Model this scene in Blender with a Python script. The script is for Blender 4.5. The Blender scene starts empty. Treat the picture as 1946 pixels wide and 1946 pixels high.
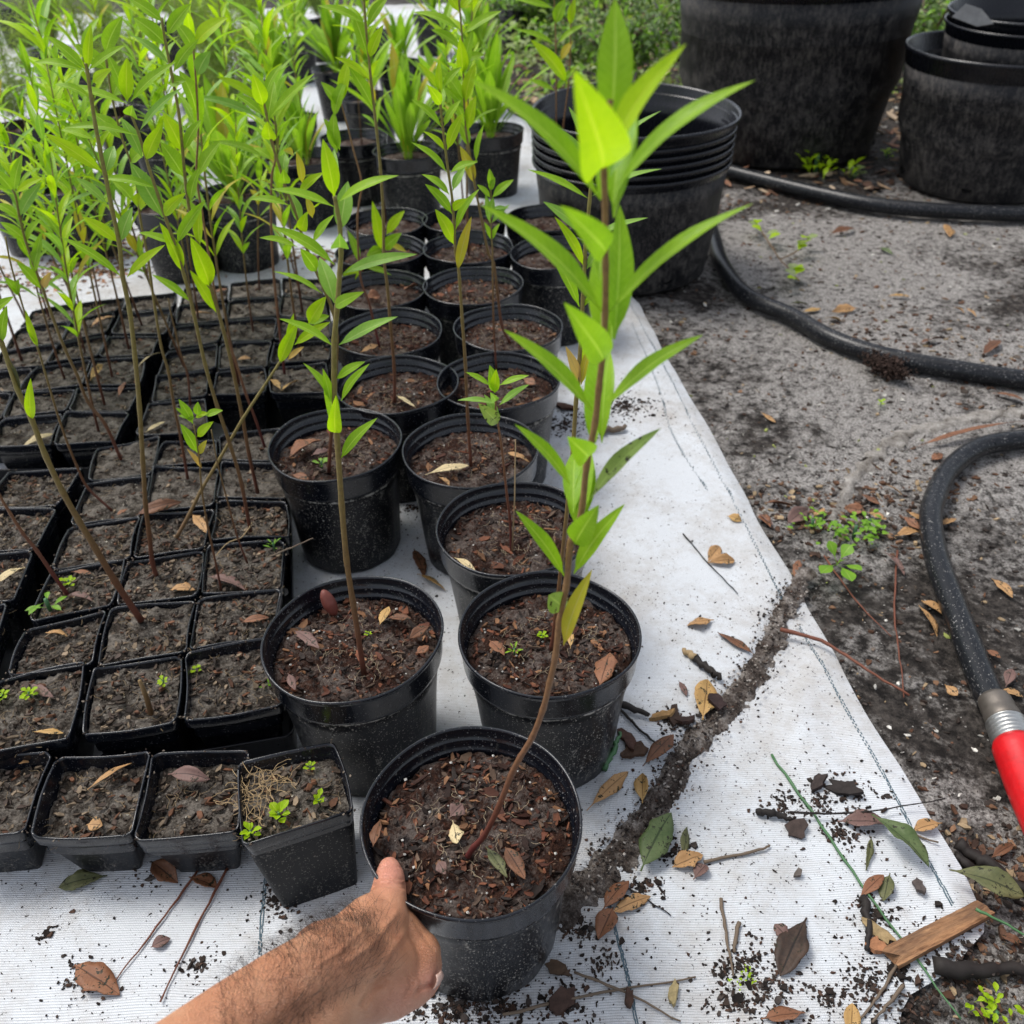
import bpy, bmesh, math, random
import numpy as np
from mathutils import Vector, Matrix, noise
random.seed(7)
rnd = random.random
def U(a, b): return random.uniform(a, b)
sc = bpy.context.scene
COL = sc.collection
# ------------------------------------------------------------------ camera
FN, PIT, ROL, CH = 1684.16/1932, math.radians(36.4427), math.radians(-1.6426), .73909
fw = Vector((0, math.cos(PIT), -math.sin(PIT)))
r0 = Vector((1, 0, 0)); u0 = Vector((0, math.sin(PIT), math.cos(PIT)))
rt = math.cos(ROL)*r0 + math.sin(ROL)*u0
up = -math.sin(ROL)*r0 + math.cos(ROL)*u0
CAM = Vector((0, 0, CH))
cd = bpy.data.cameras.new('camera'); cam = bpy.data.objects.new('camera', cd); COL.objects.link(cam)
cam.matrix_world = Matrix(((rt.x, up.x, -fw.x, 0), (rt.y, up.y, -fw.y, 0), (rt.z, up.z, -fw.z, CH), (0, 0, 0, 1)))
cd.sensor_width = 36; cd.sensor_fit = 'HORIZONTAL'; cd.lens = 36*FN; cd.clip_end = 200; cd.clip_start = .02
cd.dof.use_dof = True; cd.dof.focus_distance = .72; cd.dof.aperture_fstop = 10
sc.camera = cam
# ------------------------------------------------------------------ light
SUN_EL, SUN_ROT = math.radians(62), math.radians(-60)
w = bpy.data.worlds.new('World'); sc.world = w; w.use_nodes = True
nt = w.node_tree; nt.nodes.clear()
sky = nt.nodes.new('ShaderNodeTexSky'); sky.sky_type = 'NISHITA'; sky.sun_disc = False
sky.sun_elevation = SUN_EL; sky.sun_rotation = SUN_ROT; sky.dust_density = 3.0; sky.air_density = 1.0
hs = nt.nodes.new('ShaderNodeHueSaturation'); hs.inputs['Saturation'].default_value = .42
bg = nt.nodes.new('ShaderNodeBackground'); bg.inputs[1].default_value = .15
wo = nt.nodes.new('ShaderNodeOutputWorld')
nt.links.new(sky.outputs[0], hs.inputs['Color']); nt.links.new(hs.outputs[0], bg.inputs[0]); nt.links.new(bg.outputs[0], wo.inputs[0])
sl = bpy.data.lights.new('sun', 'SUN'); sl.energy = 1.5; sl.angle = math.radians(20); sl.color = (1, .96, .9)
so = bpy.data.objects.new('sun', sl); COL.objects.link(so)
sd = Vector((math.sin(SUN_ROT)*math.cos(SUN_EL), math.cos(SUN_ROT)*math.cos(SUN_EL), math.sin(SUN_EL)))
so.rotation_euler = sd.to_track_quat('Z', 'Y').to_euler(); so.location = (0, 0, 5)
sc.view_settings.view_transform = 'Standard'; sc.view_settings.look = 'None'
sc.view_settings.gamma = 1; sc.view_settings.exposure = .66
# ------------------------------------------------------------------ picture measurements -> places in the world
CX = [0, 480, 960, 1446]
def R(c, r, x, y): return (CX[c]+x/3.864, CX[r]+y/3.864)
def S1(x, y): return (x/3, 480+y/3)
def S2(x, y): return (x/3, 1100+y/3)
def S3(x, y): return (x/3, y/3)
def S4(x, y): return (600+x/3, y/3)
def S5(x, y): return (1302+x/3, y/3)
def P(x, y): return (x*1946/1932, y*1946/1932)
def ray(n): return fw + rt*((n[0]/1946-.5)/FN) - up*((n[1]/1946-.5)/FN)
def G(n, z=0.):
    d = ray(n); s = (z-CH)/d.z
    return CAM + d*s
def AY(n, Y): d = ray(n); return CAM + d*(Y/d.y)
def AW(n, wd): return CAM + ray(n)*wd
def depth(p): return (p-CAM).dot(fw)
# ------------------------------------------------------------------ scene helpers
def link(o, parent=None):
    COL.objects.link(o)
    if parent: o.parent = parent
    return o
def tag(o, label=None, cat=None, group=None, kind=None):
    if label: o['label'] = label
    if cat: o['category'] = cat
    if group: o['group'] = group
    if kind: o['kind'] = kind
    return o
def empty(name, loc, label, cat, group=None, rz=0):
    o = bpy.data.objects.new(name, None); o.empty_display_size = .02
    o.location = loc; o.rotation_euler = (0, 0, rz)
    return tag(link(o), label, cat, group)
def copy_tree(o, parent=None):
    c = o.copy(); COL.objects.link(c); c.parent = parent
    for ch in CH_OF.get(o.name, []): copy_tree(ch, c)
    return c
CH_OF = {}
class MB:
    def __init__(s): s.v = []; s.f = []; s.m = []; s.uv = []; s.c = []
    def add(s, vs, fs, m=0, uv=None, col=(1, 1, 1)):
        o = len(s.v); s.v += [tuple(v) for v in vs]
        for f in fs: s.f.append(tuple(i+o for i in f)); s.m.append(m); s.c.append(col)
        s.uv += (uv if uv else [(0, 0)]*len(vs))
    def build(s, name, mats, parent=None, smooth=True, org=None, flat=()):
        me = bpy.data.meshes.new(name)
        vs = s.v if org is None else [(a-org[0], b-org[1], c-org[2]) for a, b, c in s.v]
        me.from_pydata(vs, [], s.f)
        if not isinstance(mats, (list, tuple)): mats = [mats]
        for m in mats: me.materials.append(m)
        n = len(me.polygons)
        me.polygons.foreach_set('material_index', s.m)
        me.polygons.foreach_set('use_smooth', [smooth and (k not in flat) for k in s.m])
        L = len(me.loops); li = np.zeros(L, dtype=np.int32); me.loops.foreach_get('vertex_index', li)
        uvl = me.uv_layers.new(name='UVMap'); uva = np.array(s.uv, dtype=np.float32)[li]
        uvl.data.foreach_set('uv', uva.ravel())
        ca = me.color_attributes.new('Col', 'FLOAT_COLOR', 'CORNER')
        cnt = np.array([len(f) for f in s.f]); fc = np.repeat(np.array([(c[0], c[1], c[2], 1) for c in s.c], dtype=np.float32), cnt, axis=0)
        ca.data.foreach_set('color', fc.ravel())
        me.update()
        o = bpy.data.objects.new(name, me); link(o, parent)
        if org is not None and parent is None: o.location = org
        if parent: CH_OF.setdefault(parent.name, []).append(o)
        return o
def frame_of(d):
    d = d.normalized(); a = Vector((0, 0, 1)) if abs(d.z) < .9 else Vector((1, 0, 0))
    x = d.cross(a).normalized(); return x, d.cross(x).normalized()
def tube(mb, pts, rad, n=8, m=0, col=(1, 1, 1), caps=True):
    pts = [Vector(p) for p in pts]
    if not isinstance(rad, (list, tuple)): rad = [rad]*len(pts)
    vs = []; uv = []; x = None
    for i, p in enumerate(pts):
        d = (pts[min(i+1, len(pts)-1)]-pts[max(i-1, 0)]).normalized()
        if x is None: x, y = frame_of(d)
        else:
            x = (x - d*x.dot(d)).normalized(); y = d.cross(x)
        for k in range(n):
            a = 2*math.pi*k/n; vs.append(p+(x*math.cos(a)+y*math.sin(a))*rad[i]); uv.append((k/n, i/len(pts)))
    fs = []
    for i in range(len(pts)-1):
        for k in range(n):
            a = i*n+k; b = i*n+(k+1) % n; fs.append((a, b, b+n, a+n))
    if caps: fs.append(tuple(range(n-1, -1, -1))); fs.append(tuple(range((len(pts)-1)*n, len(pts)*n)))
    mb.add(vs, fs, m, uv, col)
def spline(pts, k=6):
    pts = [Vector(p) for p in pts]
    if len(pts) < 3: return [pts[0].lerp(pts[-1], i/k) for i in range(k+1)]
    out = []
    q = [pts[0]*2-pts[1]] + pts + [pts[-1]*2-pts[-2]]
    for i in range(1, len(q)-2):
        for j in range(k):
            t = j/k; a, b, c, d = q[i-1:i+3]
            out.append(.5*((2*b)+(c-a)*t+(2*a-5*b+4*c-d)*t*t+(3*b-a-3*c+d)*t**3))
    out.append(pts[-1]); return out
def lathe(mb, prof, n=64, fn=None, m=0, closed=False):
    vs = []; uv = []
    for j, (r, z) in enumerate(prof):
        for k in range(n):
            a = 2*math.pi*k/n; rr, zz = (r, z) if fn is None else fn(r, z, a)
            vs.append((rr*math.cos(a), rr*math.sin(a), zz)); uv.append((k/n, j/len(prof)))
    fs = []
    for j in range(len(prof)-1):
        for k in range(n):
            a = j*n+k; b = j*n+(k+1) % n; fs.append((a, b, b+n, a+n))
    mb.add(vs, fs, m, uv)
# ------------------------------------------------------------------ materials
class Mat:
    def __init__(s, name, rough=.7, spec=.5):
        s.m = bpy.data.materials.new(name); s.m.use_nodes = True; s.t = s.m.node_tree
        s.b = s.t.nodes['Principled BSDF']; s.out = s.t.nodes['Material Output']
        s.b.inputs['Roughness'].default_value = rough; s.b.inputs['Specular IOR Level'].default_value = spec
        s.tc = s.t.nodes.new('ShaderNodeTexCoord')
    def n(s, t, **k):
        x = s.t.nodes.new(t)
        for a, b in k.items():
            if a in x.inputs: x.inputs[a].default_value = b
            else: setattr(x, a, b)
        return x
    def l(s, a, b): s.t.links.new(a, b)
    def coord(s, kind='Object', scale=(1, 1, 1)):
        mp = s.n('ShaderNodeMapping'); mp.inputs['Scale'].default_value = scale
        s.l(s.tc.outputs[kind], mp.inputs[0]); return mp.outputs[0]
    def noise(s, scale, detail=4, rough=.6, co=None, dist=0):
        x = s.n('ShaderNodeTexNoise'); x.inputs['Scale'].default_value = scale; x.inputs['Detail'].default_value = detail
        x.inputs['Roughness'].default_value = rough; x.inputs['Distortion'].default_value = dist
        s.l(co if co else s.tc.outputs['Object'], x.inputs['Vector']); return x.outputs[0]
    def ramp(s, src, stops, interp='LINEAR'):
        x = s.n('ShaderNodeValToRGB'); r = x.color_ramp; r.interpolation = interp
        while len(r.elements) < len(stops): r.elements.new(.5)
        for e, (p, c) in zip(r.elements, stops):
            e.position = p; e.color = (*c, 1) if len(c) == 3 else c
        s.l(src, x.inputs[0]); return x.outputs[0]
    def mix(s, fac, a, b, mode='MIX'):
        x = s.n('ShaderNodeMix', data_type='RGBA', blend_type=mode)
        for v, i in ((fac, 0), (a, 6), (b, 7)):
            if hasattr(v, 'node'): s.l(v, x.inputs[i])
            else: x.inputs[i].default_value = v if i == 0 else (*v, 1)
        return x.outputs[2]
    def math(s, op, a, b=0., c=0.):
        x = s.n('ShaderNodeMath', operation=op)
        for v, i in ((a, 0), (b, 1), (c, 2)):
            if hasattr(v, 'node'): s.l(v, x.inputs[i])
            else: x.inputs[i].default_value = v
        return x.outputs[0]
    def color(s, c):
        if hasattr(c, 'node'): s.l(c, s.b.inputs['Base Color'])
        else: s.b.inputs['Base Color'].default_value = (*c, 1)
    def bump(s, h, strength=.5, dist=.001):
        x = s.n('ShaderNodeBump'); x.inputs['Strength'].default_value = strength; x.inputs['Distance'].default_value = dist
        s.l(h, x.inputs['Height']); s.l(x.outputs[0], s.b.inputs['Normal']); return x
B3 = lambda v: (v, v, v)
def mat_soil(name, dark, brown, sand, sandamt, sc_=1.):
    m = Mat(name, .85, .15)
    a = m.noise(38*sc_, 6, .7); b = m.noise(420*sc_, 5, .75); c = m.noise(150*sc_, 4, .7, dist=1.5)
    base = m.mix(m.ramp(c, [(.35, B3(0)), (.65, B3(1))]), dark, brown)
    sm = m.math('ADD', m.math('MULTIPLY', a, .75), m.math('MULTIPLY', b, .45))
    mask = m.ramp(sm, [(.62-sandamt, B3(0)), (.78-sandamt, B3(1))])
    col = m.mix(mask, base, m.mix(b, tuple(x*.55 for x in sand), sand))
    v = m.n('ShaderNodeTexVoronoi'); v.inputs['Scale'].default_value = 260*sc_; m.l(m.tc.outputs['Object'], v.inputs['Vector'])
    sp = m.math('MULTIPLY', m.math('LESS_THAN', v.outputs['Distance'], .16), m.math('GREATER_THAN', v.outputs['Color'], .72))
    col = m.mix(sp, col, (.34, .30, .26))
    m.color(col)
    m.bump(m.math('ADD', m.math('MULTIPLY', c, .8), m.math('MULTIPLY', b, .5)), 1., .006/sc_)
    return m.m
M = {}
M['potsoil'] = mat_soil('bark_potting_soil', (.014, .0065, .0048), (.060, .026, .016), (.20, .165, .145), .065)
M['cellsoil'] = mat_soil('dark_peat_soil', (.010, .0075, .006), (.045, .034, .025), (.27, .24, .205), .085)
def mat_ground():
    m = Mat('wet_sandy_ground', .85, .15)
    a = m.noise(2.1, 5, .6); d = m.noise(11, 6, .7, dist=.5); b = m.noise(70, 6, .72); c = m.noise(330, 4, .7)
    s = m.math('ADD', m.math('ADD', m.math('MULTIPLY', a, .85), m.math('MULTIPLY', d, .55)), m.math('MULTIPLY', b, .34))
    sx = m.n('ShaderNodeSeparateXYZ'); m.l(m.tc.outputs['Object'], sx.inputs[0])
    def mr(o, a0, a1, b0, b1):
        x = m.n('ShaderNodeMapRange'); m.l(o, x.inputs[0])
        for k_, v_ in zip((1, 2, 3, 4), (a0, a1, b0, b1)): x.inputs[k_].default_value = v_
        return x.outputs[0]
    s = m.math('ADD', s, m.math('ADD', mr(sx.outputs[1], .45, 1.35, -.035, .02), mr(sx.outputs[1], 2.2, 2.7, 0, -.25)))
    mask = m.ramp(s, [(.765, B3(0)), (.90, B3(.95))])
    dark = m.mix(m.ramp(b, [(.4, B3(0)), (.62, B3(1))]), (.018, .0155, .014), (.090, .078, .069))
    pale = m.mix(m.ramp(c, [(.35, B3(0)), (.65, B3(1))]), (.19, .176, .163), (.52, .495, .465))
    gm = m.math('ADD', m.math('MULTIPLY', c, .45), m.math('MULTIPLY', b, .55))
    pale = m.mix(m.ramp(gm, [(.40, B3(1)), (.52, B3(0))]), pale, (.05, .043, .038))
    col = m.mix(mask, dark, pale)
    v = m.n('ShaderNodeTexVoronoi'); v.inputs['Scale'].default_value = 170; m.l(m.tc.outputs['Object'], v.inputs['Vector'])
    sp = m.math('MULTIPLY', m.math('LESS_THAN', v.outputs['Distance'], .17), m.math('GREATER_THAN', v.outputs['Color'], .78))
    col = m.mix(sp, col, (.42, .40, .37))
    m.color(col)
    m.bump(m.math('ADD', m.math('MULTIPLY', b, 1.), m.math('MULTIPLY', c, .35)), 1., .012)
    return m.m
M['ground'] = mat_ground()
def mat_ridge():
    m = Mat('washed_sand_line', .9, .3)
    a = m.noise(45, 6, .7); b = m.noise(500, 4, .7)
    s = m.math('ADD', m.math('MULTIPLY', a, .8), m.math('MULTIPLY', b, .35))
    col = m.ramp(s, [(.42, (.018, .013, .010)), (.53, (.060, .046, .038)), (.62, (.15, .13, .115)), (.74, (.34, .315, .29))])
    m.color(col); m.bump(s, 1., .006); return m.m
M['ridge'] = mat_ridge()
def mat_cloth():
    m = Mat('white_woven_weed_cloth', .62, .35)
    co = m.coord('Object')
    sx = m.n('ShaderNodeSeparateXYZ'); m.l(co, sx.inputs[0])
    def stripes(o, f): return m.math('ABSOLUTE', m.math('SINE', m.math('MULTIPLY', o, f)))
    dist = m.math('MULTIPLY', m.noise(6, 2), .012)
    ys = stripes(m.math('ADD', sx.outputs[1], dist), 3.1416/.0021); xs = stripes(m.math('ADD', sx.outputs[0], dist), 3.1416/.0014)
    wv = m.math('MULTIPLY', m.math('POWER', ys, .5), m.math('ADD', m.math('MULTIPLY', m.math('POWER', xs, .6), .45), .55))
    col = m.mix(m.ramp(wv, [(.25, B3(0)), (.75, B3(1))]), (.36, .385, .41), (.60, .625, .65))
    # stains and dried splash
    st = m.math('ADD', m.math('MULTIPLY', m.noise(3.5, 6, .7), .7), m.math('MULTIPLY', m.noise(60, 4, .8), .3))
    col = m.mix(m.ramp(st, [(.44, B3(0)), (.64, B3(.7))]), col, (.30, .26, .215))
    # fine dirt specks, denser where splashed
    n2 = m.noise(330, 3, .65); n3 = m.noise(7, 4, .6)
    th = m.math('ADD', n2, m.math('MULTIPLY', n3, .18))
    col = m.mix(m.ramp(th, [(.735, B3(0)), (.76, B3(1))]), col, (.03, .025, .022))
    m.color(col); m.bump(m.math('ADD', wv, m.math('MULTIPLY', m.noise(25, 3), 1.5)), .5, .0012)
    return m.m
M['cloth'] = mat_cloth()
def mat_plastic(name, base, dust, lo, rough=.33, specks=0, zmask=None, spec=.26, ledge=None):
    m = Mat(name, rough, spec)
    n1 = m.noise(22, 5, .7); n2 = m.noise(480, 3, .6)
    co = m.coord('Object', (1, 1, .35)); n3 = m.noise(120, 4, .7, co)
    s = m.math('ADD', m.math('MULTIPLY', n1, .35), m.math('ADD', m.math('MULTIPLY', n2, .35), m.math('MULTIPLY', n3, .35)))
    k = m.ramp(s, [(lo, B3(0)), (lo+.10, B3(1))])
    if zmask is not None:
        sx = m.n('ShaderNodeSeparateXYZ'); m.l(m.tc.outputs['Object'], sx.inputs[0])
        zr = m.n('ShaderNodeMapRange'); zr.inputs[1].default_value = zmask[0]; zr.inputs[2].default_value = zmask[1]
        zr.inputs[3].default_value = 1; zr.inputs[4].default_value = zmask[2]; m.l(sx.outputs[2], zr.inputs[0])
        k = m.math('MULTIPLY', k, zr.outputs[0])
    if specks:
        for sc_v, rad_ in ((260, .26), (420, .32), (700, .34)):
            v = m.n('ShaderNodeTexVoronoi'); v.inputs['Scale'].default_value = sc_v; m.l(m.tc.outputs['Object'], v.inputs['Vector'])
            cs = m.n('ShaderNodeSeparateColor'); m.l(v.outputs['Color'], cs.inputs[0])
            th = m.math('SUBTRACT', 1.18-specks*.29, m.math('MULTIPLY', m.noise(17, 4, .7), .8))
            sp = m.math('MULTIPLY', m.math('LESS_THAN', v.outputs['Distance'], m.math('MULTIPLY', cs.outputs[1], rad_)), m.math('GREATER_THAN', cs.outputs[0], th))
            k = m.math('MAXIMUM', k, m.math('MULTIPLY', sp, .7))
    if ledge:
        sz = m.n('ShaderNodeSeparateXYZ'); m.l(m.tc.outputs['Object'], sz.inputs[0])
        dz = m.math('ABSOLUTE', m.math('SUBTRACT', sz.outputs[2], ledge))
        dz = m.math('SUBTRACT', 1., m.math('MULTIPLY', dz, 260)); e = m.math('ADD', dz, m.math('MULTIPLY', m.math('SUBTRACT', m.noise(95, 4, .7), .62), 3.2))
        k = m.math('MAXIMUM', k, m.ramp(e, [(.35, B3(0)), (.75, B3(.9))]))
    film = m.ramp(n1, [(.3, B3(0)), (.7, B3(.35))])
    c0 = m.mix(film, base, tuple(x*1.8+.0015 for x in base))
    m.color(m.mix(k, c0, dust))
    r = m.math('ADD', m.math('MULTIPLY', k, .5), m.math('ADD', m.math('MULTIPLY', n3, .25), rough-.1)); m.l(r, m.b.inputs['Roughness'])
    m.bump(m.math('ADD', n3, m.math('MULTIPLY', k, .6)), .35, .0008); return m.m
M['pot'] = mat_plastic('black_pot_plastic', (.0035, .0042, .0062), (.40, .38, .34), .59, .30, zmask=(.125, .14, .25), specks=1., ledge=.121)
M['rim'] = mat_plastic('black_pot_rim', (.0038, .0048, .0078), (.12, .115, .11), .66, .15, specks=.35, spec=.5)
M['sqpot'] = mat_plastic('thin_black_plastic', (.0035, .0042, .006), (.17, .16, .145), .585, .32, specks=.9)
M['tray'] = mat_plastic('tray_plastic', (.0035, .004, .006), (.09, .085, .08), .64, .30)
M['bigpot'] = mat_plastic('weathered_tub_plastic', (.0055, .006, .008), (.085, .078, .072), .50, .5, specks=.8)
M['bigrim'] = mat_plastic('clean_tub_rim', (.0045, .005, .0075), (.05, .05, .05), .68, .24, spec=.4)
M['hose'] = mat_plastic('rubber_hose', (.008, .009, .011), (.34, .33, .32), .66, .28, specks=.3)
def simple(name, c, rough=.6, spec=.4, metal=0, bs=0, bd=.001):
    m = Mat(name, rough, spec); n1 = m.noise(60, 5, .7)
    m.color(m.mix(m.ramp(n1, [(.3, B3(0)), (.7, B3(1))]), tuple(x*.7 for x in c), c)); m.b.inputs['Metallic'].default_value = metal
    if bs: m.bump(m.noise(bs, 4), .5, bd)
    return m.m
M['steel'] = simple('galvanised_steel', (.55, .55, .53), .35, .5, .85, 90, .0006)
M['rusty'] = simple('worn_brass_ferrule', (.16, .14, .12), .5, .5, .6, 120, .0008)
M['red'] = simple('red_vinyl_grip', (.60, .006, .010), .34, .5, 0, 200, .0004)
M['seed'] = simple('perlite_white', (.7, .69, .64), .8)
M['tracer'] = simple('blue_black_tracer_yarn', (.07, .12, .15), .7)
M['label'] = simple('grey_wet_label', (.30, .30, .30), .4)
def mat_col(name, rough=.7, bs=150, bd=.0008, spec=.2):
    m = Mat(name, rough, spec); a = m.n('ShaderNodeVertexColor', layer_name='Col'); n1 = m.noise(bs, 5, .75)
    m.color(m.mix(1., a.outputs[0], m.ramp(n1, [(.25, B3(.45)), (.7, B3(1.25))]), 'MULTIPLY')); m.bump(n1, .7, bd); return m.m
M['chip'] = mat_col('bark_and_litter')
M['crumb'] = mat_col('soil_crumbs', .85)
def mat_leaf(name, c1, c2, rib, trans=.35, spots=.0, rough=.42, dead=False):
    m = Mat(name, rough, .28)
    uv = m.n('ShaderNodeSeparateXYZ'); m.l(m.tc.outputs['UV'], uv.inputs[0])
    du = m.math('ABSOLUTE', m.math('SUBTRACT', uv.outputs[0], .5))
    n1 = m.noise(30, 4, .6); n2 = m.noise(260, 3, .6)
    col = m.mix(m.ramp(m.math('ADD', m.math('MULTIPLY', n1, .7), m.math('MULTIPLY', n2, .3)), [(.35, B3(0)), (.65, B3(1))]), c1, c2)
    mid = m.ramp(du, [(.018, B3(1)), (.05, B3(0))])
    vn = m.math('ABSOLUTE', m.math('SINE', m.math('MULTIPLY', m.math('SUBTRACT', uv.outputs[1], m.math('MULTIPLY', du, .22)), 46)))
    ven = m.ramp(vn, [(.0, B3(.38)), (.22, B3(0))])
    col = m.mix(m.math('MAXIMUM', mid, ven), col, rib)
    if spots: col = m.mix(m.ramp(m.noise(170, 3, .8), [(.72-spots, B3(0)), (.75-spots, B3(1))]), col, (.02, .02, .01))
    m.color(col)
    m.bump(m.math('ADD', m.math('MULTIPLY', m.math('MAXIMUM', mid, ven), -.6), n2), .5, .0006)
    if trans:
        tr = m.n('ShaderNodeBsdfTranslucent'); tc = m.mix(1., col, (1.15, 1.25, .55) if not dead else (1.1, .9, .6), 'MULTIPLY')
        m.l(tc, tr.inputs['Color'])
        ms = m.n('ShaderNodeMixShader'); ms.inputs[0].default_value = trans
        m.l(m.b.outputs[0], ms.inputs[1]); m.l(tr.outputs[0], ms.inputs[2]); m.l(ms.outputs[0], m.out.inputs[0])
    return m.m
M['green'] = mat_leaf('milkweed_leaf', (.205, .385, .014), (.30, .50, .024), (.42, .60, .09), .45)
M['bright'] = mat_leaf('young_milkweed_leaf', (.31, .50, .008), (.42, .60, .012), (.50, .64, .05), .48)
M['blue'] = mat_leaf('cool_milkweed_leaf', (.175, .35, .045), (.26, .45, .075), (.38, .54, .15), .40)
M['yellow'] = mat_leaf('yellowing_leaf', (.42, .42, .03), (.50, .38, .04), (.5, .45, .12), .4)
M['orange'] = mat_leaf('orange_leaf', (.55, .33, .08), (.60, .40, .14), (.5, .35, .15), .35, 0)
M['spotted'] = mat_leaf('spotted_leaf', (.17, .27, .06), (.24, .32, .09), (.3, .4, .12), .35, .14)
M['rosette'] = mat_leaf('rosette_leaf', (.20, .37, .02), (.28, .47, .035), (.36, .52, .08), .42)
M['weed'] = mat_leaf('weed_leaf', (.14, .32, .025), (.22, .42, .03), (.3, .46, .08), .4)
M['fern'] = mat_leaf('feathery_leaf', (.20, .30, .06), (.30, .38, .09), (.3, .4, .1), .4)
M['pale'] = mat_leaf('pale_cover_leaf', (.20, .27, .09), (.34, .40, .20), (.4, .45, .2), .35)
DEAD = {'tan': ((.34, .19, .08), (.46, .27, .12)), 'brown': ((.10, .045, .025), (.20, .09, .045)), 'rust': ((.17, .072, .038), (.27, .125, .065)),
        'cream': ((.50, .40, .22), (.62, .50, .28)), 'dark': ((.022, .015, .012), (.075, .045, .030)), 'mauve': ((.13, .075, .065), (.20, .12, .10)),
        'olive': ((.075, .085, .035), (.14, .14, .06)), 'dgreen': ((.06, .095, .032), (.115, .15, .06)), 'gold': ((.38, .22, .075), (.48, .31, .12))}
for k, (a, b) in DEAD.items(): M[k] = mat_leaf('fallen_leaf_'+k, a, b, tuple(x*.5 for x in a), .08, .13, .55, True)
def mat_stem(name, lo, hi, z0, z1):
    m = Mat(name, .5, .4); sx = m.n('ShaderNodeSeparateXYZ'); m.l(m.tc.outputs['Object'], sx.inputs[0])
    mr = m.n('ShaderNodeMapRange'); mr.inputs[1].default_value = z0; mr.inputs[2].default_value = z1; m.l(sx.outputs[2], mr.inputs[0])
    c = m.ramp(mr.outputs[0], [(0, lo), (.35, tuple((a+b)/2 for a, b in zip(lo, hi))), (1, hi)])
    n1 = m.noise(300, 4, .7); m.color(m.mix(m.ramp(n1, [(.3, B3(.4)), (.6, B3(0))]), c, tuple(x*.4 for x in lo))); m.bump(n1, .4, .0005); return m.m
M['stem'] = mat_stem('milkweed_stem', (.12, .040, .024), (.27, .26, .06), .02, .60)
M['stemred'] = mat_stem('red_milkweed_stem', (.10, .020, .018), (.26, .15, .06), .01, .30)
M['stemtan'] = mat_stem('tan_milkweed_stem', (.16, .09, .04), (.23, .20, .05), .01, .25)
# ------------------------------------------------------------------ leaf
def leaf(mb, b, t, wd, nrm, sag=.12, fold=.35, m=0, nl=12, shape=.42, pet=.06, curl=0., twist=0., bite=False, rag=0.):
    b = Vector(b); t = Vector(t); ax = t-b; L = ax.length; d = ax/L
    nrm = (nrm - d*nrm.dot(d)); nrm = nrm.normalized() if nrm.length > 1e-6 else frame_of(d)[0]
    side = d.cross(nrm).normalized()
    vs = []; uv = []; us = (-1, -.55, 0, .55, 1); ph = U(0, 6)
    pw = math.log(.5)/math.log(shape)
    for i in range(nl+1):
        s = i/nl; p = b + ax*s + nrm*(sag*L*math.sin(math.pi*s)) - nrm*(curl*L*s*s)
        x = max(0, (s-pet)/(1-pet)); ww = math.sin(math.pi*min(1, x**pw))**.85 if 0 < x < 1 else 0
        ww = max(ww, .06 if s < .99 else .0)*wd/2
        if bite and .55 < s < .7: ww *= .55
        a = twist*s; sd_ = side*math.cos(a)+nrm*math.sin(a); nn = nrm*math.cos(a)-side*math.sin(a)
        for u in us:
            wob = .05*math.sin(ph+s*14+u*2)*abs(u)
            if rag: wob += rag*.5*noise.noise(Vector((s*4+ph, u*2, ph))); e_ = 1+rag*(1.4*noise.noise(Vector((s*5, u*2+ph*5, 7)))+.5*noise.noise(Vector((s*22, u*5+ph, 1))))
            else: e_ = 1
            vs.append(p + sd_*u*ww*e_ + nn*(abs(u)*fold*ww + wob*ww)); uv.append((.5+u*.5, s))
    fs = []
    for i in range(nl):
        for k in range(4):
            a = i*5+k; fs.append((a, a+1, a+6, a+5))
    mb.add(vs, fs, m, uv)
def plant_from(name, label, cat, base, stem, rad, leaves, stemmat='stem', group=None):
    """stem: world points; leaves: (base, tip, width, normal, kwargs, mat)"""
    root = empty(name, base, label, cat, group)
    org = Vector(base)
    mb = MB(); sp = spline(stem, 5); n = len(sp)
    rr = [rad*(1.12-.55*i/n)*(1.0+(.16 if i % 5 == 0 else 0)) for i in range(n)]
    tube(mb, sp, rr, 8); st = mb.build('stem', M[stemmat], root, org=org)
    for (b, t, wd, nr, kw, mt) in leaves:
        mb = MB(); leaf(mb, b, t, wd, nr, **kw); mb.build('leaf', M[mt], root, org=org)
    return root
def nearY(stemw, p):
    """depth Y of a stem (list of (px, world)) at a picture point"""
    return min(stemw, key=lambda q: (q[0][0]-p[0])**2+(q[0][1]-p[1])**2)[1].y
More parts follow.
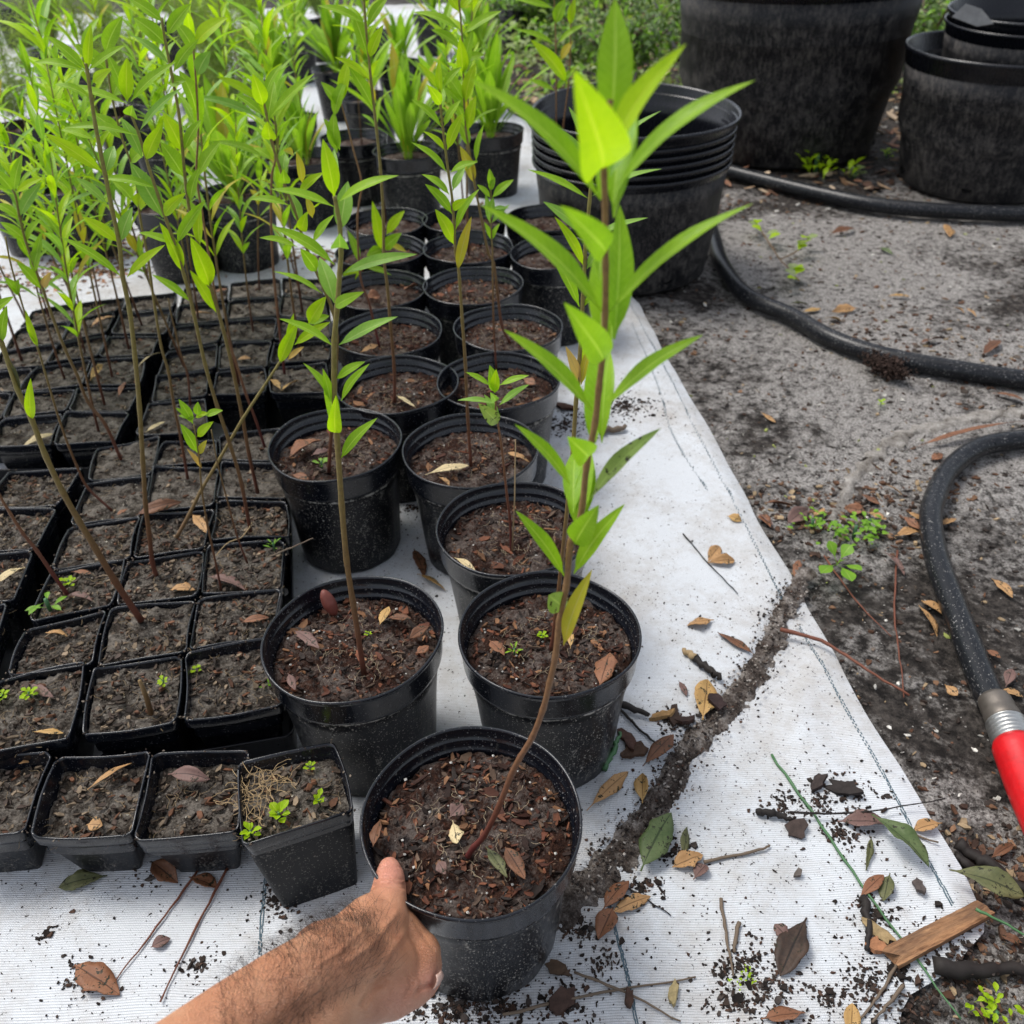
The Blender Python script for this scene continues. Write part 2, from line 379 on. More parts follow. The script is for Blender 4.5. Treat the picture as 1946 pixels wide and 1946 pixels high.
def traced(label, base_n, base_z, px, lv, rad=.0016, lean=0., stemmat='stem', group=None, cat='plant', name='milkweed_plant', dY0=0., defw=.17):
    """px: stem picture points from base up; lv: (b, t, w or None, dY, mat, theta) in picture units"""
    b0 = G(base_n, base_z); pts = [(base_n, b0)]
    for i, q in enumerate(px):
        f = (i+1)/len(px); pts.append((q, AY(q, b0.y+dY0+lean*f)))
    dense = []
    for (a, A), (b, B) in zip(pts, pts[1:]):
        for k in range(6): dense.append(((a[0]+(b[0]-a[0])*k/6, a[1]+(b[1]-a[1])*k/6), A.lerp(B, k/6)))
    dense.append(pts[-1])
    L = []
    for e in lv:
        b, t, wpx, dY, mt, th = (list(e)+[None]*6)[:6]
        Y = nearY(dense, b); wb = AY(b, Y)
        if dY is None: dY = U(-.02, .02)
        wt = AY(t, Y+dY)
        ln = (wt-wb).length
        if wpx: wd = wpx/(1946*FN)*depth((wb+wt)/2)
        else: wd = min(ln*defw, .024)
        if th is None: th = U(20, 50)
        th = math.radians(th)
        d = (wt-wb).normalized(); tc = (CAM-wb); tc = (tc-d*tc.dot(d)).normalized()
        axv = d
        n1 = Matrix.Rotation(th, 3, axv) @ tc; n2 = Matrix.Rotation(-th, 3, axv) @ tc
        nn = n1 if n1.z > n2.z else n2
        L.append((wb, wt, wd/max(.35, math.cos(th)), nn, dict(sag=U(.04, .11), fold=U(.2, .4), twist=U(-.3, .3)), mt or 'green'))
    return plant_from(name, label, cat, b0, [p for _, p in pts], rad, L, stemmat, group)
exec_parts = []
# ================================================================== SETTING
def ground():
    mb = MB(); xs = list(np.concatenate([np.linspace(-30, -3, 12), np.linspace(-2.9, 3.6, 330), np.linspace(3.8, 30, 12)]))
    ys = list(np.concatenate([np.linspace(-12, -.2, 8), np.linspace(0, 4.2, 230), np.linspace(4.4, 40, 20)]))
    vs = []
    for y in ys:
        for x in xs:
            z = -.006 + (noise.noise(Vector((x*1.7, y*1.7, 0)))*.012 + noise.noise(Vector((x*14, y*14, 2)))*.004 if abs(x) < 4 and -.5 < y < 4.3 else 0)
            vs.append((x, y, z-.006))
    nx = len(xs); fs = [(j*nx+i, j*nx+i+1, (j+1)*nx+i+1, (j+1)*nx+i) for j in range(len(ys)-1) for i in range(nx-1)]
    mb.add(vs, fs); o = mb.build('ground', M['ground']); tag(o, kind='structure')
ground()
def gz(x, y): return -.012 + noise.noise(Vector((x*1.7, y*1.7, 0)))*.012 + noise.noise(Vector((x*14, y*14, 2)))*.004
def polyx(pts, y):
    pts = sorted(pts, key=lambda p: p[1])
    if y <= pts[0][1]: return pts[0][0]
    for a, b in zip(pts, pts[1:]):
        if y <= b[1]: return a[0]+(b[0]-a[0])*(y-a[1])/max(1e-6, b[1]-a[1])
    return pts[-1][0]
edgeA = [G(n) for n in ((870, -25), (917, 72), (965, 215), (1003, 232), (1027, 300), (1040, 383), (1120, 500), (1216, 583), (1270, 687), (1348, 816), (1433, 980), (1507, 1107))]
ridge = [G(n) for n in ((1512, 1120), (1480, 1180), (1440, 1270), (1380, 1350), (1300, 1440), (1250, 1530), (1180, 1620), (1100, 1700))]
tailA = [G(n) for n in ((980, 1800), (830, 1880), (650, 1946))]
eA = [(p.x, p.y) for p in edgeA[::-1]]; eA = [(p.x, p.y) for p in tailA[::-1]] + [(p.x, p.y) for p in ridge[::-1]] + eA
cornerY = ridge[0].y
edgeB = [(p.x, p.y) for p in [G(n) for n in ((1700, 2100), (1706, 1990), (1716, 1900), (1800, 1850), (1876, 1765), (1830, 1660), (1765, 1560), (1712, 1460), (1620, 1310), (1531, 1157))]]
def sheet(name, label, xr, y0, y1, xl, z0, dx=.02):
    mb = MB(); ny = int((y1-y0)/dx); vs = []; uv = []; nx = 150
    for j in range(ny+1):
        y = y0+(y1-y0)*j/ny; x1 = xr(y) + noise.noise(Vector((3.3, y*9, 1)))*.004; x0 = xl(y)
        for i in range(nx+1):
            s = (i/nx); s = 1-(1-s)**1.8; x = x0+(x1-x0)*s
            z = z0 + (noise.noise(Vector((x*5, y*5, 5)))+.5)*.004 + noise.noise(Vector((x*18, y*11, 7)))*.0022 + .0035*max(0, 1-abs(noise.noise(Vector((x*3.1+y*2, y*2.3-x, 11))))*9)
            e = min(1, (x1-x)/.02); z = z*(.35+.65*e)
            vs.append((x, y, z)); uv.append((x, y))
    fs = [(j*(nx+1)+i, j*(nx+1)+i+1, (j+1)*(nx+1)+i+1, (j+1)*(nx+1)+i) for j in range(ny) for i in range(nx)]
    mb.add(vs, fs, 0, uv); o = mb.build(name, M['cloth']); md = o.modifiers.new('thick', 'SOLIDIFY'); md.thickness = .0012; md.offset = -1
    return tag(o, label, 'ground cloth', 'white woven ground cloths')
clA = sheet('ground_cloth', 'long white woven ground cloth lying under the black pots and trays', lambda y: polyx(eA, y), tailA[-1].y-.05, 6.2, lambda y: -5., .009, .025)
clB = sheet('ground_cloth', 'lower white woven ground cloth strewn with soil crumbs in front of the sand line', lambda y: polyx(edgeB, y), .12, cornerY-.002, lambda y: -.9, .004, .012)
def dashes(parent, pts, z, step=.0075):
    sp = spline([Vector((p.x, p.y, z)) for p in pts], 12); mb = MB(); acc = 0; k = 0
    for a, b in zip(sp, sp[1:]):
        L = (b-a).length; n = max(1, int(L/step)); d = (b-a).normalized(); s = Vector((-d.y, d.x, 0))
        for i in range(n):
            p = a.lerp(b, i/n); k += 1; o = s*(.0011 if k % 2 else -.0011); e = d*step*.33; h = s*.0009; q = s*U(-.0005, .0005)
            vs = []
            for zz in (-.0012, .0005):
                zv = Vector((0, 0, zz)); vs += [p+o+q-e-h+zv, p+o+q+e-h+zv, p+o+q+e+h+zv, p+o+q-e+h+zv]
            mb.add(vs, [(4, 5, 6, 7), (0, 1, 5, 4), (1, 2, 6, 5), (2, 3, 7, 6), (3, 0, 4, 7)])
    o = mb.build('tracer_line', M['tracer'], parent, False)
def cz(x, y, z0): return z0 + (noise.noise(Vector((x*5, y*5, 5)))+.5)*.004 + noise.noise(Vector((x*18, y*11, 7)))*.0022 + .0035*max(0, 1-abs(noise.noise(Vector((x*3.1+y*2, y*2.3-x, 11))))*9)
def dash_on(parent, ns, z0):
    pts = [G(n) for n in ns]; sp = spline([Vector((p.x, p.y, 0)) for p in pts], 25); sp = [Vector((p.x, p.y, cz(p.x, p.y, z0))) for p in sp]
    mb = MB(); k = 0; step = .0062
    for a, b in zip(sp, sp[1:]):
        L = (b-a).length; n = max(1, math.ceil(L/step)); d = (b-a).normalized(); s = Vector((-d.y, d.x, 0)).normalized()
        for i in range(n):
            k += 1
            p = a.lerp(b, i/n); o = s*(.0009 if k % 2 else -.0009)+s*U(-.0005, .0005); e = d*step*U(.18, .34); h = s*.0005
            vs = []
            for zz in (-.001, .0006):
                zv = Vector((0, 0, zz)); vs += [p+o-e-h+zv, p+o+e-h+zv, p+o+e+h+zv, p+o-e+h+zv]
            mb.add(vs, [(4, 5, 6, 7), (0, 1, 5, 4), (1, 2, 6, 5), (2, 3, 7, 6), (3, 0, 4, 7)])
    mb.build('tracer_line', M['tracer'], parent, False)
dash_on(clB, [(1115, 1560), (1133, 1637), (1150, 1705), (1172, 1790), (1190, 1860), (1210, 1960)], .004)
dash_on(clB, [(1518, 1198), (1560, 1272), (1610, 1360), (1668, 1460), (1715, 1550), (1760, 1640), (1808, 1728)], .004)
dash_on(clA, [R(2, 1, 900, 400), R(2, 1, 1150, 850), R(2, 1, 1400, 1350), R(2, 1, 1700, 1932), (1446, 1071), (1485, 1151)], .009)
dash_on(clA, [R(2, 1, 930, 560), R(2, 1, 1110, 1000), R(2, 1, 1230, 1380), R(2, 1, 1480, 1800)], .009)
dash_on(clA, [(498, 1960), (500, 1800), (505, 1720), (512, 1650)], .009)
# sand line between the two cloths
def ridge_mesh():
    mb = MB(); sp = spline([Vector((p.x, p.y, 0)) for p in [G((1535, 1090))]+ridge+[G((1040, 1760))]], 24); vs = []; nk = 18
    for i, p in enumerate(sp):
        d = (sp[min(i+1, len(sp)-1)]-sp[max(0, i-1)]).normalized(); s = Vector((-d.y, d.x, 0))
        f = i/len(sp); w_ = .0145+.004*noise.noise(Vector((p.x*9, p.y*9, 4)))+.005*math.exp(-((f-.8)/.2)**2)-.004*(f < .12)
        for k in range(nk+1):
            u = k/nk*2-1; q = p+s*u*w_; q = q+s*u*(.007*noise.noise(Vector((q.x*70, q.y*70, 3)))+.004*noise.noise(Vector((q.x*200, q.y*200, 3))))
            h = .0022*max(0, 1-u*u)**1.0 + noise.noise(Vector((q.x*90, q.y*90, 0)))*.003*(1-abs(u))+noise.noise(Vector((q.x*260, q.y*260, 0)))*.0015
            vs.append((q.x, q.y, (cz(q.x, q.y, .0058) + .0030*(1-u*u) - .0022*abs(u) + h*.35 + .0042*noise.noise(Vector((q.x*85, q.y*85, 31))) + .0020*noise.noise(Vector((q.x*240, q.y*240, 3)))) + .0016*noise.noise(Vector((q.x*45, q.y*45, 8)))))
    fs = [(i*(nk+1)+k, i*(nk+1)+k+1, (i+1)*(nk+1)+k+1, (i+1)*(nk+1)+k) for i in range(len(sp)-1) for k in range(nk)]
    mb.add(vs, fs); o = mb.build('sand_ridge', M['ridge']); tag(o, 'line of washed sand and dirt across the cloth edge', 'sand', kind='stuff')
ridge_mesh()
def track():
    mb = MB(); sp = spline([Vector((p.x, p.y, 0)) for p in [G(q) for q in (R(3, 1, 1932, 1150), R(3, 1, 1600, 1185), R(3, 1, 1200, 1260), R(3, 1, 900, 1400), R(3, 1, 700, 1600), R(3, 1, 590, 1780), R(3, 1, 530, 1932))]], 16); vs = []; nk = 14
    for i, p in enumerate(sp):
        d = (sp[min(i+1, len(sp)-1)]-sp[max(0, i-1)]).normalized(); s = Vector((-d.y, d.x, 0)); w_ = .022*(1.15-i/len(sp)*.6)
        for k in range(nk+1):
            u = k/nk*2-1; q = p+s*u*w_; q = q+s*u*.02*noise.noise(Vector((q.x*40, q.y*40, 3))); vs.append((q.x, q.y, gz(q.x, q.y)-.0065+.010*(1-u*u)+.003*noise.noise(Vector((q.x*60, q.y*60, 1)))))
    mb.add(vs, [(i*(nk+1)+k, i*(nk+1)+k+1, (i+1)*(nk+1)+k+1, (i+1)*(nk+1)+k) for i in range(len(sp)-1) for k in range(nk)])
    m = Mat('pale_drag_mark_sand', .9, .15); a = m.noise(60, 5, .7); b = m.noise(500, 4, .7)
    m.color(m.ramp(m.math('ADD', m.math('MULTIPLY', a, .6), m.math('MULTIPLY', b, .4)), [(.38, (.10, .085, .07)), (.5, (.27, .25, .225)), (.66, (.50, .475, .44))])); m.bump(b, 1., .004)
    tag(mb.build('sand_track', m.m), 'pale curved drag mark of dry sand left of the right hose', 'sand', kind='stuff')
track()
# ================================================================== ROUND POTS
def soil_disc(r, z, seed, chips=150, hi=True, mound=.006):
    mb = MB(); random.seed(seed); nr, na = (48, 150) if hi else (14, 44); vs = [(0, 0, z+mound)]; ph = seed*3.7
    for j in range(1, nr+1):
        for k in range(na):
            a = 2*math.pi*k/na; q = r*j/nr; x, y = q*math.cos(a), q*math.sin(a)
            h = mound*(1-(j/nr)**2) + noise.noise(Vector((x*70+ph, y*70, 1)))*.005 + noise.noise(Vector((x*240, y*240+ph, 1)))*.0036
            vs.append((x, y, z+h-(.004 if j == nr else 0)))
    fs = [(0, 1+k, 1+(k+1) % na) for k in range(na)]
    for j in range(nr-1):
        for k in range(na):
            a = 1+j*na+k; b = 1+j*na+(k+1) % na; fs.append((a, a+na, b+na, b))
    mb.add(vs, fs, 0)
    pal = [(.050, .018, .011), (.085, .030, .017), (.028, .013, .009), (.016, .010, .008), (.14, .052, .027), (.035, .026, .022), (.10, .065, .045), (.20, .10, .05)]
    for _ in range(chips):
        a = U(0, 6.28); q = r*.95*math.sqrt(rnd()); L = U(.0012, .0056)*(2.1 if rnd() < .09 else 1)
        chip(mb, Vector((q*math.cos(a), q*math.sin(a), z+mound*(1-(q/r)**2)+U(-.001, .003))), L, L*U(.15, .5), U(.0003, .0010), U(0, 6.28), U(-.45, .45), random.choice(pal), 1)
    for _ in range(min(60, chips//5)):   # roots
        a = U(0, 6.28); q = r*.6*math.sqrt(rnd()); p = Vector((q*math.cos(a), q*math.sin(a), z+mound+.002)); pts = [p]; dd = U(0, 6.28)
        for s in range(5): dd += U(-.9, .9); p = p+Vector((math.cos(dd)*.0022, math.sin(dd)*.0022, U(-.0008, .0008))); pts.append(p)
        tube(mb, pts, .00022, 4, 1, (.30, .24, .16), False)
    for _ in range(chips//20):
        a = U(0, 6.28); q = r*.95*math.sqrt(rnd()); blob(mb, Vector((q*math.cos(a), q*math.sin(a), z+mound*.6+.002)), U(.0006, .0016), 1, (.62, .60, .55))
    return mb
def chip(mb, p, L, W, T, rz, tilt, col, m=0):
    Mx = Matrix.Translation(p) @ Matrix.Rotation(rz, 4, 'Z') @ Matrix.Rotation(tilt, 4, 'Y') @ Matrix.Rotation(U(-.4, .4), 4, 'X')
    n = random.choice((5, 6, 7)) if L < .006 else 11; pr = [(2*math.pi*(k+U(-.32, .32))/n, U(.5, 1.15)) for k in range(n)]; o = []
    for zz in (-T, T):
        for a, rr in pr: o.append(Mx @ Vector((math.cos(a)*L*rr, math.sin(a)*W*rr, zz*U(.5, 1.4))))
    q = U(.6, 1.3)
    mb.add(o, [tuple(range(n-1, -1, -1)), tuple(range(n, 2*n))]+[(k, (k+1) % n, n+(k+1) % n, n+k) for k in range(n)], m, None, tuple(c*q for c in col))
def blob(mb, p, r, m, col):
    vs = []; 
    for d in ((1, 0, 0), (-1, 0, 0), (0, 1, 0), (0, -1, 0), (0, 0, 1), (0, 0, -1)): vs.append(p+Vector(d)*r*U(.7, 1.2))
    mb.add(vs, [(0, 2, 4), (2, 1, 4), (1, 3, 4), (3, 0, 4), (2, 0, 5), (1, 2, 5), (3, 1, 5), (0, 3, 5)], m, None, col)
def round_pot(pos, seed, label, R_=.0825, H=.165, hi=True, group='round black pots on the cloth', oval=.012, soil_z=.139, chips=150, rz=None, name='plant_pot'):
    random.seed(seed*13+5); s = R_/.0825; hz = H/.165
    root = empty(name, pos, label, 'plant pot', group, rz if rz is not None else U(0, 6.28))
    p1, p2, p3 = U(0, 6.28), U(0, 6.28), U(0, 6.28); dent = U(0, 6.28)
    def fn(r, z, a):
        f = min(1, z/.1/hz)
        rr = r*s*(1+oval*f*math.cos(2*a+p1)+.004*f*math.sin(3*a+p2))
        if z < .112: rr *= 1-.014*(.5+.5*math.tanh(4*math.sin(10*a)))
        zz = z + (.0014*math.sin(2*a+p3)+.0008*math.sin(5*a+p1))*(z/.165)
        return rr, zz*hz
    n = 96 if hi else 40
    mb = MB(); lathe(mb, [(.0001, .004), (.058, .004), (.0615, .0005), (.064, .004), (.0665, .03), (.0705, .08), (.0735, .112), (.0748, .116), (.0755, .131), (.0735, .134), (.0715, .112), (.068, .07)], n, fn)
    mb.build('body', M['pot'], root)
    mb = MB(); lathe(mb, [(.0760, .1300), (.0792, .1315), (.0798, .135), (.0812, .158), (.0818, .1605), (.0826, .1615), (.0829, .1635), (.0822, .1652), (.0808, .1650), (.0803, .1625), (.0798, .1535), (.0785, .1525), (.0780, .1505), (.0776, .1440), (.0760, .1428), (.0755, .1400), (.0745, .125)], n, fn)
    mb.build('rim', M['rim'], root)
    mb = soil_disc(.0765*s, soil_z*hz, seed, chips, hi); mb.build('soil', [M['potsoil'], M['chip']], root, flat=(1,))
    return root
RP = {'A': (-.0366, .4000, 'front round pot touched by the pointing hand, holding the tallest plant'),
      'B': (.0307, .5906, 'round pot with an orange leaf scrap on its soil, directly behind the front pot'),
      'C': (-.1481, .5931, 'round pot with a red-brown seed pod standing inside its back rim'),
      'D': (-.2121, .9273, 'round pot in left column with a curled rust leaf on the soil'),
      'E': (-.0472, .9058, 'round pot with pale sandy soil and a tan leaf, right of the rust leaf pot'),
      'F': (.0025, .7506, 'round pot holding a short seedling and a dry upright twig'),
      'G': (-.150, 1.075, 'round pot with a cream curled leaf, behind the curled rust leaf pot'),
      'H': (-.0129, 1.0762, 'round pot behind the pale sandy pot, with small orange and green scraps on soil'),
      'I': (-.1784, 1.238, 'round pot in left column, third behind the rust leaf pot, orange leaf bits on soil'),
      'J': (.0019, 1.2432, 'round pot in right column beside the white cloth strip, fourth from the front'),
      'K': (-.0527, 1.4096, 'round pot with dented back rim and bare reddish soil in the right column'),
      'M': (-.0654, 1.5849, 'round pot with grey-brown soil behind the dented rim pot')}
for i, (k, (x, y, lb)) in enumerate(RP.items()):
    hi = k in 'ABCDEF'
    z = {'K': -.0, }.get(k, 0)
    round_pot((x, y, .010), i+1, lb, hi=True, chips={'A': 900, 'B': 700, 'C': 700}.get(k, 350), oval=.02 if k in 'CDK' else .012, H=.158 if k != 'A' else .156)
extra = [((718, 548), 'round pot left of the dented rim pot, with a rust leaf at the soil edge'), ((724, 475), 'round pot in the left column holding the leafy short plant'),
         ((733, 420), 'black round pot half hidden behind the leafy short plant, left column'), ((882, 415), 'black round pot at the back of the middle column'),
         ((1057, 480), 'round pot beside the big tub stack, right end of its row'), ((1041, 414), 'round pot with two thin red stems just left of the big tub stack')]
RX = []
for i, (n, lb) in enumerate(extra):
    p = G(n, .165); RX.append(p); round_pot((p.x, p.y, .010), 30+i, lb, hi=False, chips=80, H=.156)
# ================================================================== SQUARE POTS
def sq_pot(q, z, label, seed, base=.66, soil=.012, rims=1, zb=.006, hi=True, group='square black nursery pots', basequad=None):
    random.seed(seed); ps = [G(n, z) for n in q]   # FL, FR, BR, BL
    c = sum(ps, Vector())/4; root = empty('square_pot', (c.x, c.y, zb), label, 'plant pot', group)
    h = z-zb; ps = [Vector((p.x-c.x, p.y-c.y, h)) for p in ps]
    bq = [Vector((G(n, .006).x-c.x, G(n, .006).y-c.y, 0)) for n in basequad] if basequad else None
    def ring(s, zz, rc=.16, wob=0):
        out = []
        for (sx, sy, a0) in ((1, -1, -90), (1, 1, 0), (-1, 1, 90), (-1, -1, 180)):
            for k in range(6):
                a = math.radians(a0+90*k/5); u = sx*(1-rc)+rc*math.cos(a); v = sy*(1-rc)+rc*math.sin(a)
                out.append((u*s, v*s))
            if wob is not None:
                nx, ny = {(1, -1): (1, 1), (1, 1): (-1, 1), (-1, 1): (-1, -1), (-1, -1): (1, -1)}[(sx, sy)]
                u0_, v0_ = out[-1]; 
                for k in (1, 2, 3):
                    f = k/4
                    if (sx, sy) == (1, -1): out.append((s*(1+bow[0]*math.sin(math.pi*f)), v0_+(2*s*(1-rc))*f))
                    elif (sx, sy) == (1, 1): out.append((u0_-(2*s*(1-rc))*f, s*(1+bow[1]*math.sin(math.pi*f))))
                    elif (sx, sy) == (-1, 1): out.append((-s*(1+bow[2]*math.sin(math.pi*f)), v0_-(2*s*(1-rc))*f))
                    else: out.append((u0_+(2*s*(1-rc))*f, -s*(1+bow[3]*math.sin(math.pi*f))))
        res = []
        for i, (u, v) in enumerate(out):
            a, b, cc, d = ps; p = (a*(1-u)*(1-v)+b*(1+u)*(1-v)+cc*(1+u)*(1+v)+d*(1-u)*(1+v))/4
            if bq is not None:
                t = max(0, min(1, zz/h)); a, b, cc, d = bq; uu, vv = u/s, v/s
                p2 = (a*(1-uu)*(1-vv)+b*(1+uu)*(1-vv)+cc*(1+uu)*(1+vv)+d*(1-uu)*(1+vv))/4
                ss = s if s > .9 else 1; ptop = (ps[0]*(1-uu*ss)*(1-vv*ss)+ps[1]*(1+uu*ss)*(1-vv*ss)+ps[2]*(1+uu*ss)*(1+vv*ss)+ps[3]*(1-uu*ss)*(1+vv*ss))/4
                p = p2.lerp(ptop, t)
            res.append(Vector((p.x, p.y, zz + wav[i]*(zz/h))))
        return res
    bow = [U(-.055, .055) for _ in range(4)]; wav = [.0015*math.sin(i*.35+seed*2.1)+.0006*math.sin(i*1.1+seed) for i in range(36)]
    def loft(levels, mat, nm, capbot=False):
        mb = MB(); vs = []; 
        for (s, zz) in levels: vs += ring(s, zz)
        n = 36; fs = [(j*n+k, j*n+(k+1) % n, (j+1)*n+(k+1) % n, (j+1)*n+k) for j in range(len(levels)-1) for k in range(n)]
        if capbot: fs.append(tuple(range(n-1, -1, -1)))
        mb.add(vs, fs); return mb.build(nm, mat, root)
    loft([(base-.06, 0), (base, .001), (base+.02, .008), (.90, h-.020), (.945, h-.014)], M['sqpot'], 'body', True)
    lv = [(.94, h-.016), (.985, h-.0125), (1.0, h-.011), (1.0, h-.002), (.995, h), (.965, h), (.955, h-.003), (.945, h-.010), (.915, h-.012), (.90, h-.03)]
    loft(lv, M['rim'], 'rim')
    for k in range(1, rims): loft([(x*(1-.02*k), zz-.009*k) for x, zz in lv[:5]]+[(.96-.02*k, h-.009*k)], M['rim'], 'rim')
    rim_mb = MB(); pr_ = ring(.985, h+.0004)
    for _ in range(26 if hi else 6):
        p_ = random.choice(pr_)+Vector((U(-.004, .004), U(-.004, .004), 0)); L_ = U(.0006, .002); chip(rim_mb, p_, L_, L_*.6, .0004, U(0, 6.28), U(-.4, .4), random.choice([(.05, .035, .025), (.16, .13, .10), (.03, .02, .015)]))
    # soil
    mb = MB(); mb.v, mb.f, mb.m, mb.uv, mb.c = rim_mb.v, rim_mb.f, [1]*len(rim_mb.f), rim_mb.uv, rim_mb.c; o_ = len(mb.v); N_ = 44 if hi else 14; vs = []; szz = h-soil-U(-.001, .004)
    for j in range(N_+1):
        for i in range(N_+1):
            u, v = (i/N_*2-1)*.93, (j/N_*2-1)*.93; a, b, cc, d = ps; p = (a*(1-u)*(1-v)+b*(1+u)*(1-v)+cc*(1+u)*(1+v)+d*(1-u)*(1+v))/4
            wp = p+c; hh = noise.noise(Vector((wp.x*55, wp.y*55, seed)))*.005+noise.noise(Vector((wp.x*190, wp.y*190, 3)))*.0028
            vs.append((p.x, p.y, szz+hh))
    fs = [(j*(N_+1)+i, j*(N_+1)+i+1, (j+1)*(N_+1)+i+1, (j+1)*(N_+1)+i) for j in range(N_) for i in range(N_)]
    mb.add(vs, fs)
    pal = [(.05, .035, .025), (.03, .022, .017), (.10, .075, .055), (.20, .15, .10), (.12, .055, .03), (.07, .05, .04)]
    def sp_(): 
        u, v = U(-.88, .88), U(-.88, .88); a, b, cc, d = ps; p = (a*(1-u)*(1-v)+b*(1+u)*(1-v)+cc*(1+u)*(1+v)+d*(1-u)*(1+v))/4; return Vector((p.x, p.y, szz+U(.0, .004)))
    for _ in range(150 if hi else 30): L = U(.0015, .006); chip(mb, sp_(), L, L*U(.15, .6), U(.0004, .0014), U(0, 6.28), U(-.5, .5), random.choice(pal), 1)
    for _ in range(26 if hi else 6):
        p = sp_(); pts = [p]; dd = U(0, 6.28)
        for s in range(6): dd += U(-.8, .8); p = p+Vector((math.cos(dd)*.0026, math.sin(dd)*.0026, U(-.001, .001))); pts.append(p)
        tube(mb, pts, .00022, 4, 1, (.26, .19, .11), False)
    for _ in range(6): blob(mb, sp_(), U(.0005, .0012), 1, (.6, .56, .45))
    mb.build('soil', [M['cellsoil'], M['chip']], root, flat=(1,))
    return root, c
SQ = {}
def quad(S, *a): return [S(*a[i]) for i in range(4)]
ordn = ['first', 'second', 'third', 'fourth', 'fifth', 'sixth', 'seventh']
seed = 100
front = [([(-420, 1500), (130, 1450), (300, 985), (-260, 1020)], 'square pot cut by the left picture edge, leftmost on the white cloth', 1, None),
         ([(165, 1475), (750, 1460), (865, 978), (320, 1010)], 'square pot with a broken tan leaf and dark bark strip, second of the front row', 1, None),
         ([(755, 1490), (1360, 1450), (1425, 965), (870, 995)], 'doubled square pot with pinkish bark scraps along its back, third of the front row', 2, None)]
for q, lb, rm, bq in front:
    sq_pot([S2(*p) for p in q], .086, lb, seed, rims=rm, base=.62, soil=.014); seed += 1
sq_pot([(459, 1610), (674, 1540), (637, 1409), (449, 1449)], .108, 'crooked stacked square pot with tangled tan roots, beside the pointing hand', seed, rims=3, soil=.012,
       basequad=[(541, 1735), (682, 1685), (650, 1590), (520, 1620)]); seed += 1
near = [
 [[(-130, 1010), (400, 900), (490, 460), (-10, 570)], [(460, 890), (1010, 820), (1040, 430), (530, 510)], [(1045, 820), (1620, 720), (1560, 330), (1050, 420)]],
 [[(40, 550), (525, 480), (610, 175), (145, 285)], [(550, 490), (1065, 420), (1115, 115), (632, 165)], [(1075, 405), (1560, 340), (1605, 55), (1125, 110)]],
 [[(165, 245), (640, 140), (720, -120), (290, -45)], [(660, 145), (1130, 95), (1165, -170), (725, -95)], [(1145, 90), (1600, 60), (1625, -220), (1175, -195)]]]
near2 = [
 [[(290, 1810), (740, 1740), (805, 1500), (395, 1560)], [(755, 1735), (1165, 1690), (1225, 1455), (815, 1490)], [(1195, 1640), (1650, 1620), (1635, 1420), (1232, 1410)]],
 [[(400, 1555), (800, 1500), (862, 1265), (500, 1305)], [(820, 1480), (1222, 1440), (1250, 1222), (872, 1215)], [(1232, 1400), (1640, 1400), (1600, 1205), (1255, 1185)]],
 [[(500, 1300), (865, 1255), (915, 1040), (550, 1110)], [(875, 1210), (1240, 1195), (1232, 1060), (930, 1080)], [(1250, 1180), (1590, 1190), (1610, 1000), (1245, 1040)]]]
cols = ['left', 'middle', 'right']
rows = [[[S2(*p) for p in q] for q in r] for r in near]+[[[S1(*p) for p in q] for q in r] for r in near2]
feat = {(0, 0): 'tiny green moss and an orange leaf', (0, 1): 'a short cut stem stub', (0, 2): 'dark soil and one bright sprout', (1, 0): 'a round tan leaf',
        (1, 1): 'curly root bits and the thick stem', (1, 2): 'a pale lichen twig beside the stem', (2, 0): 'a green two-leaf seedling', (2, 1): 'a big curled brown leaf', (2, 2): 'a mauve leaf and white bean'}
def tray_of(qs, label, z=.052, lip=1.03):
    # outer corners at tray rim height, from the pots' outer corners
    cs = [Vector((G(n, .095).x, G(n, .095).y, 0)) for n in qs]; c = sum(cs, Vector())/4; cs = [c+(p-c)*lip for p in cs]
    root = empty('nursery_tray', (c.x, c.y, .008), label, 'tray', 'black trays holding the square pots')
    mb = MB(); n = 32; vs = []
    lv = [(.93, .001), (.96, .003), (.985, z-.004), (1.0, z-.002), (1.004, z), (.992, z), (.985, z-.004), (.95, .005), (.9, .004)]
    for s, zz in lv:
        for (sx, sy, a0) in ((1, -1, -90), (1, 1, 0), (-1, 1, 90), (-1, -1, 180)):
            for k in range(8):
                a = math.radians(a0+90*k/7); u = (sx*(1-.07)+.07*math.cos(a)); v = (sy*(1-.05)+.05*math.sin(a)); a_, b_, c_, d_ = cs
                p = (a_*(1-u)*(1-v)+b_*(1+u)*(1-v)+c_*(1+u)*(1+v)+d_*(1-u)*(1+v))/4
                vs.append((c.x+(p.x-c.x)*s-c.x, c.y+(p.y-c.y)*s-c.y, zz))
    fs = [(j*n+k, j*n+(k+1) % n, (j+1)*n+(k+1) % n, (j+1)*n+k) for j in range(len(lv)-1) for k in range(n)]
    fs.append(tuple(range(n-1, -1, -1))); fs.append(tuple(range((len(lv)-1)*n, len(lv)*n)))
    mb.add(vs, fs); mb.build('tray_shell', M['tray'], root)
    return root
for j, r in enumerate(rows):
    for i, q in enumerate(r):
        f = feat.get((j, i)); lb = ('square pot with %s, %s column of the near tray' % (f, cols[i])) if f else 'square pot in the %s column of the near tray, %s row from the front' % (cols[i], ordn[j])
        _, c = sq_pot(q, .097, lb, seed, zb=.012, hi=j < 4, soil=.006 if (j, i) not in ((0, 2),) else .012, base=.7); SQ[('n', j, i)] = c; seed += 1
tray_of([rows[0][0][0], rows[0][2][1], rows[5][2][2], rows[5][0][3]], 'near black tray under the square pots left of the round pots')
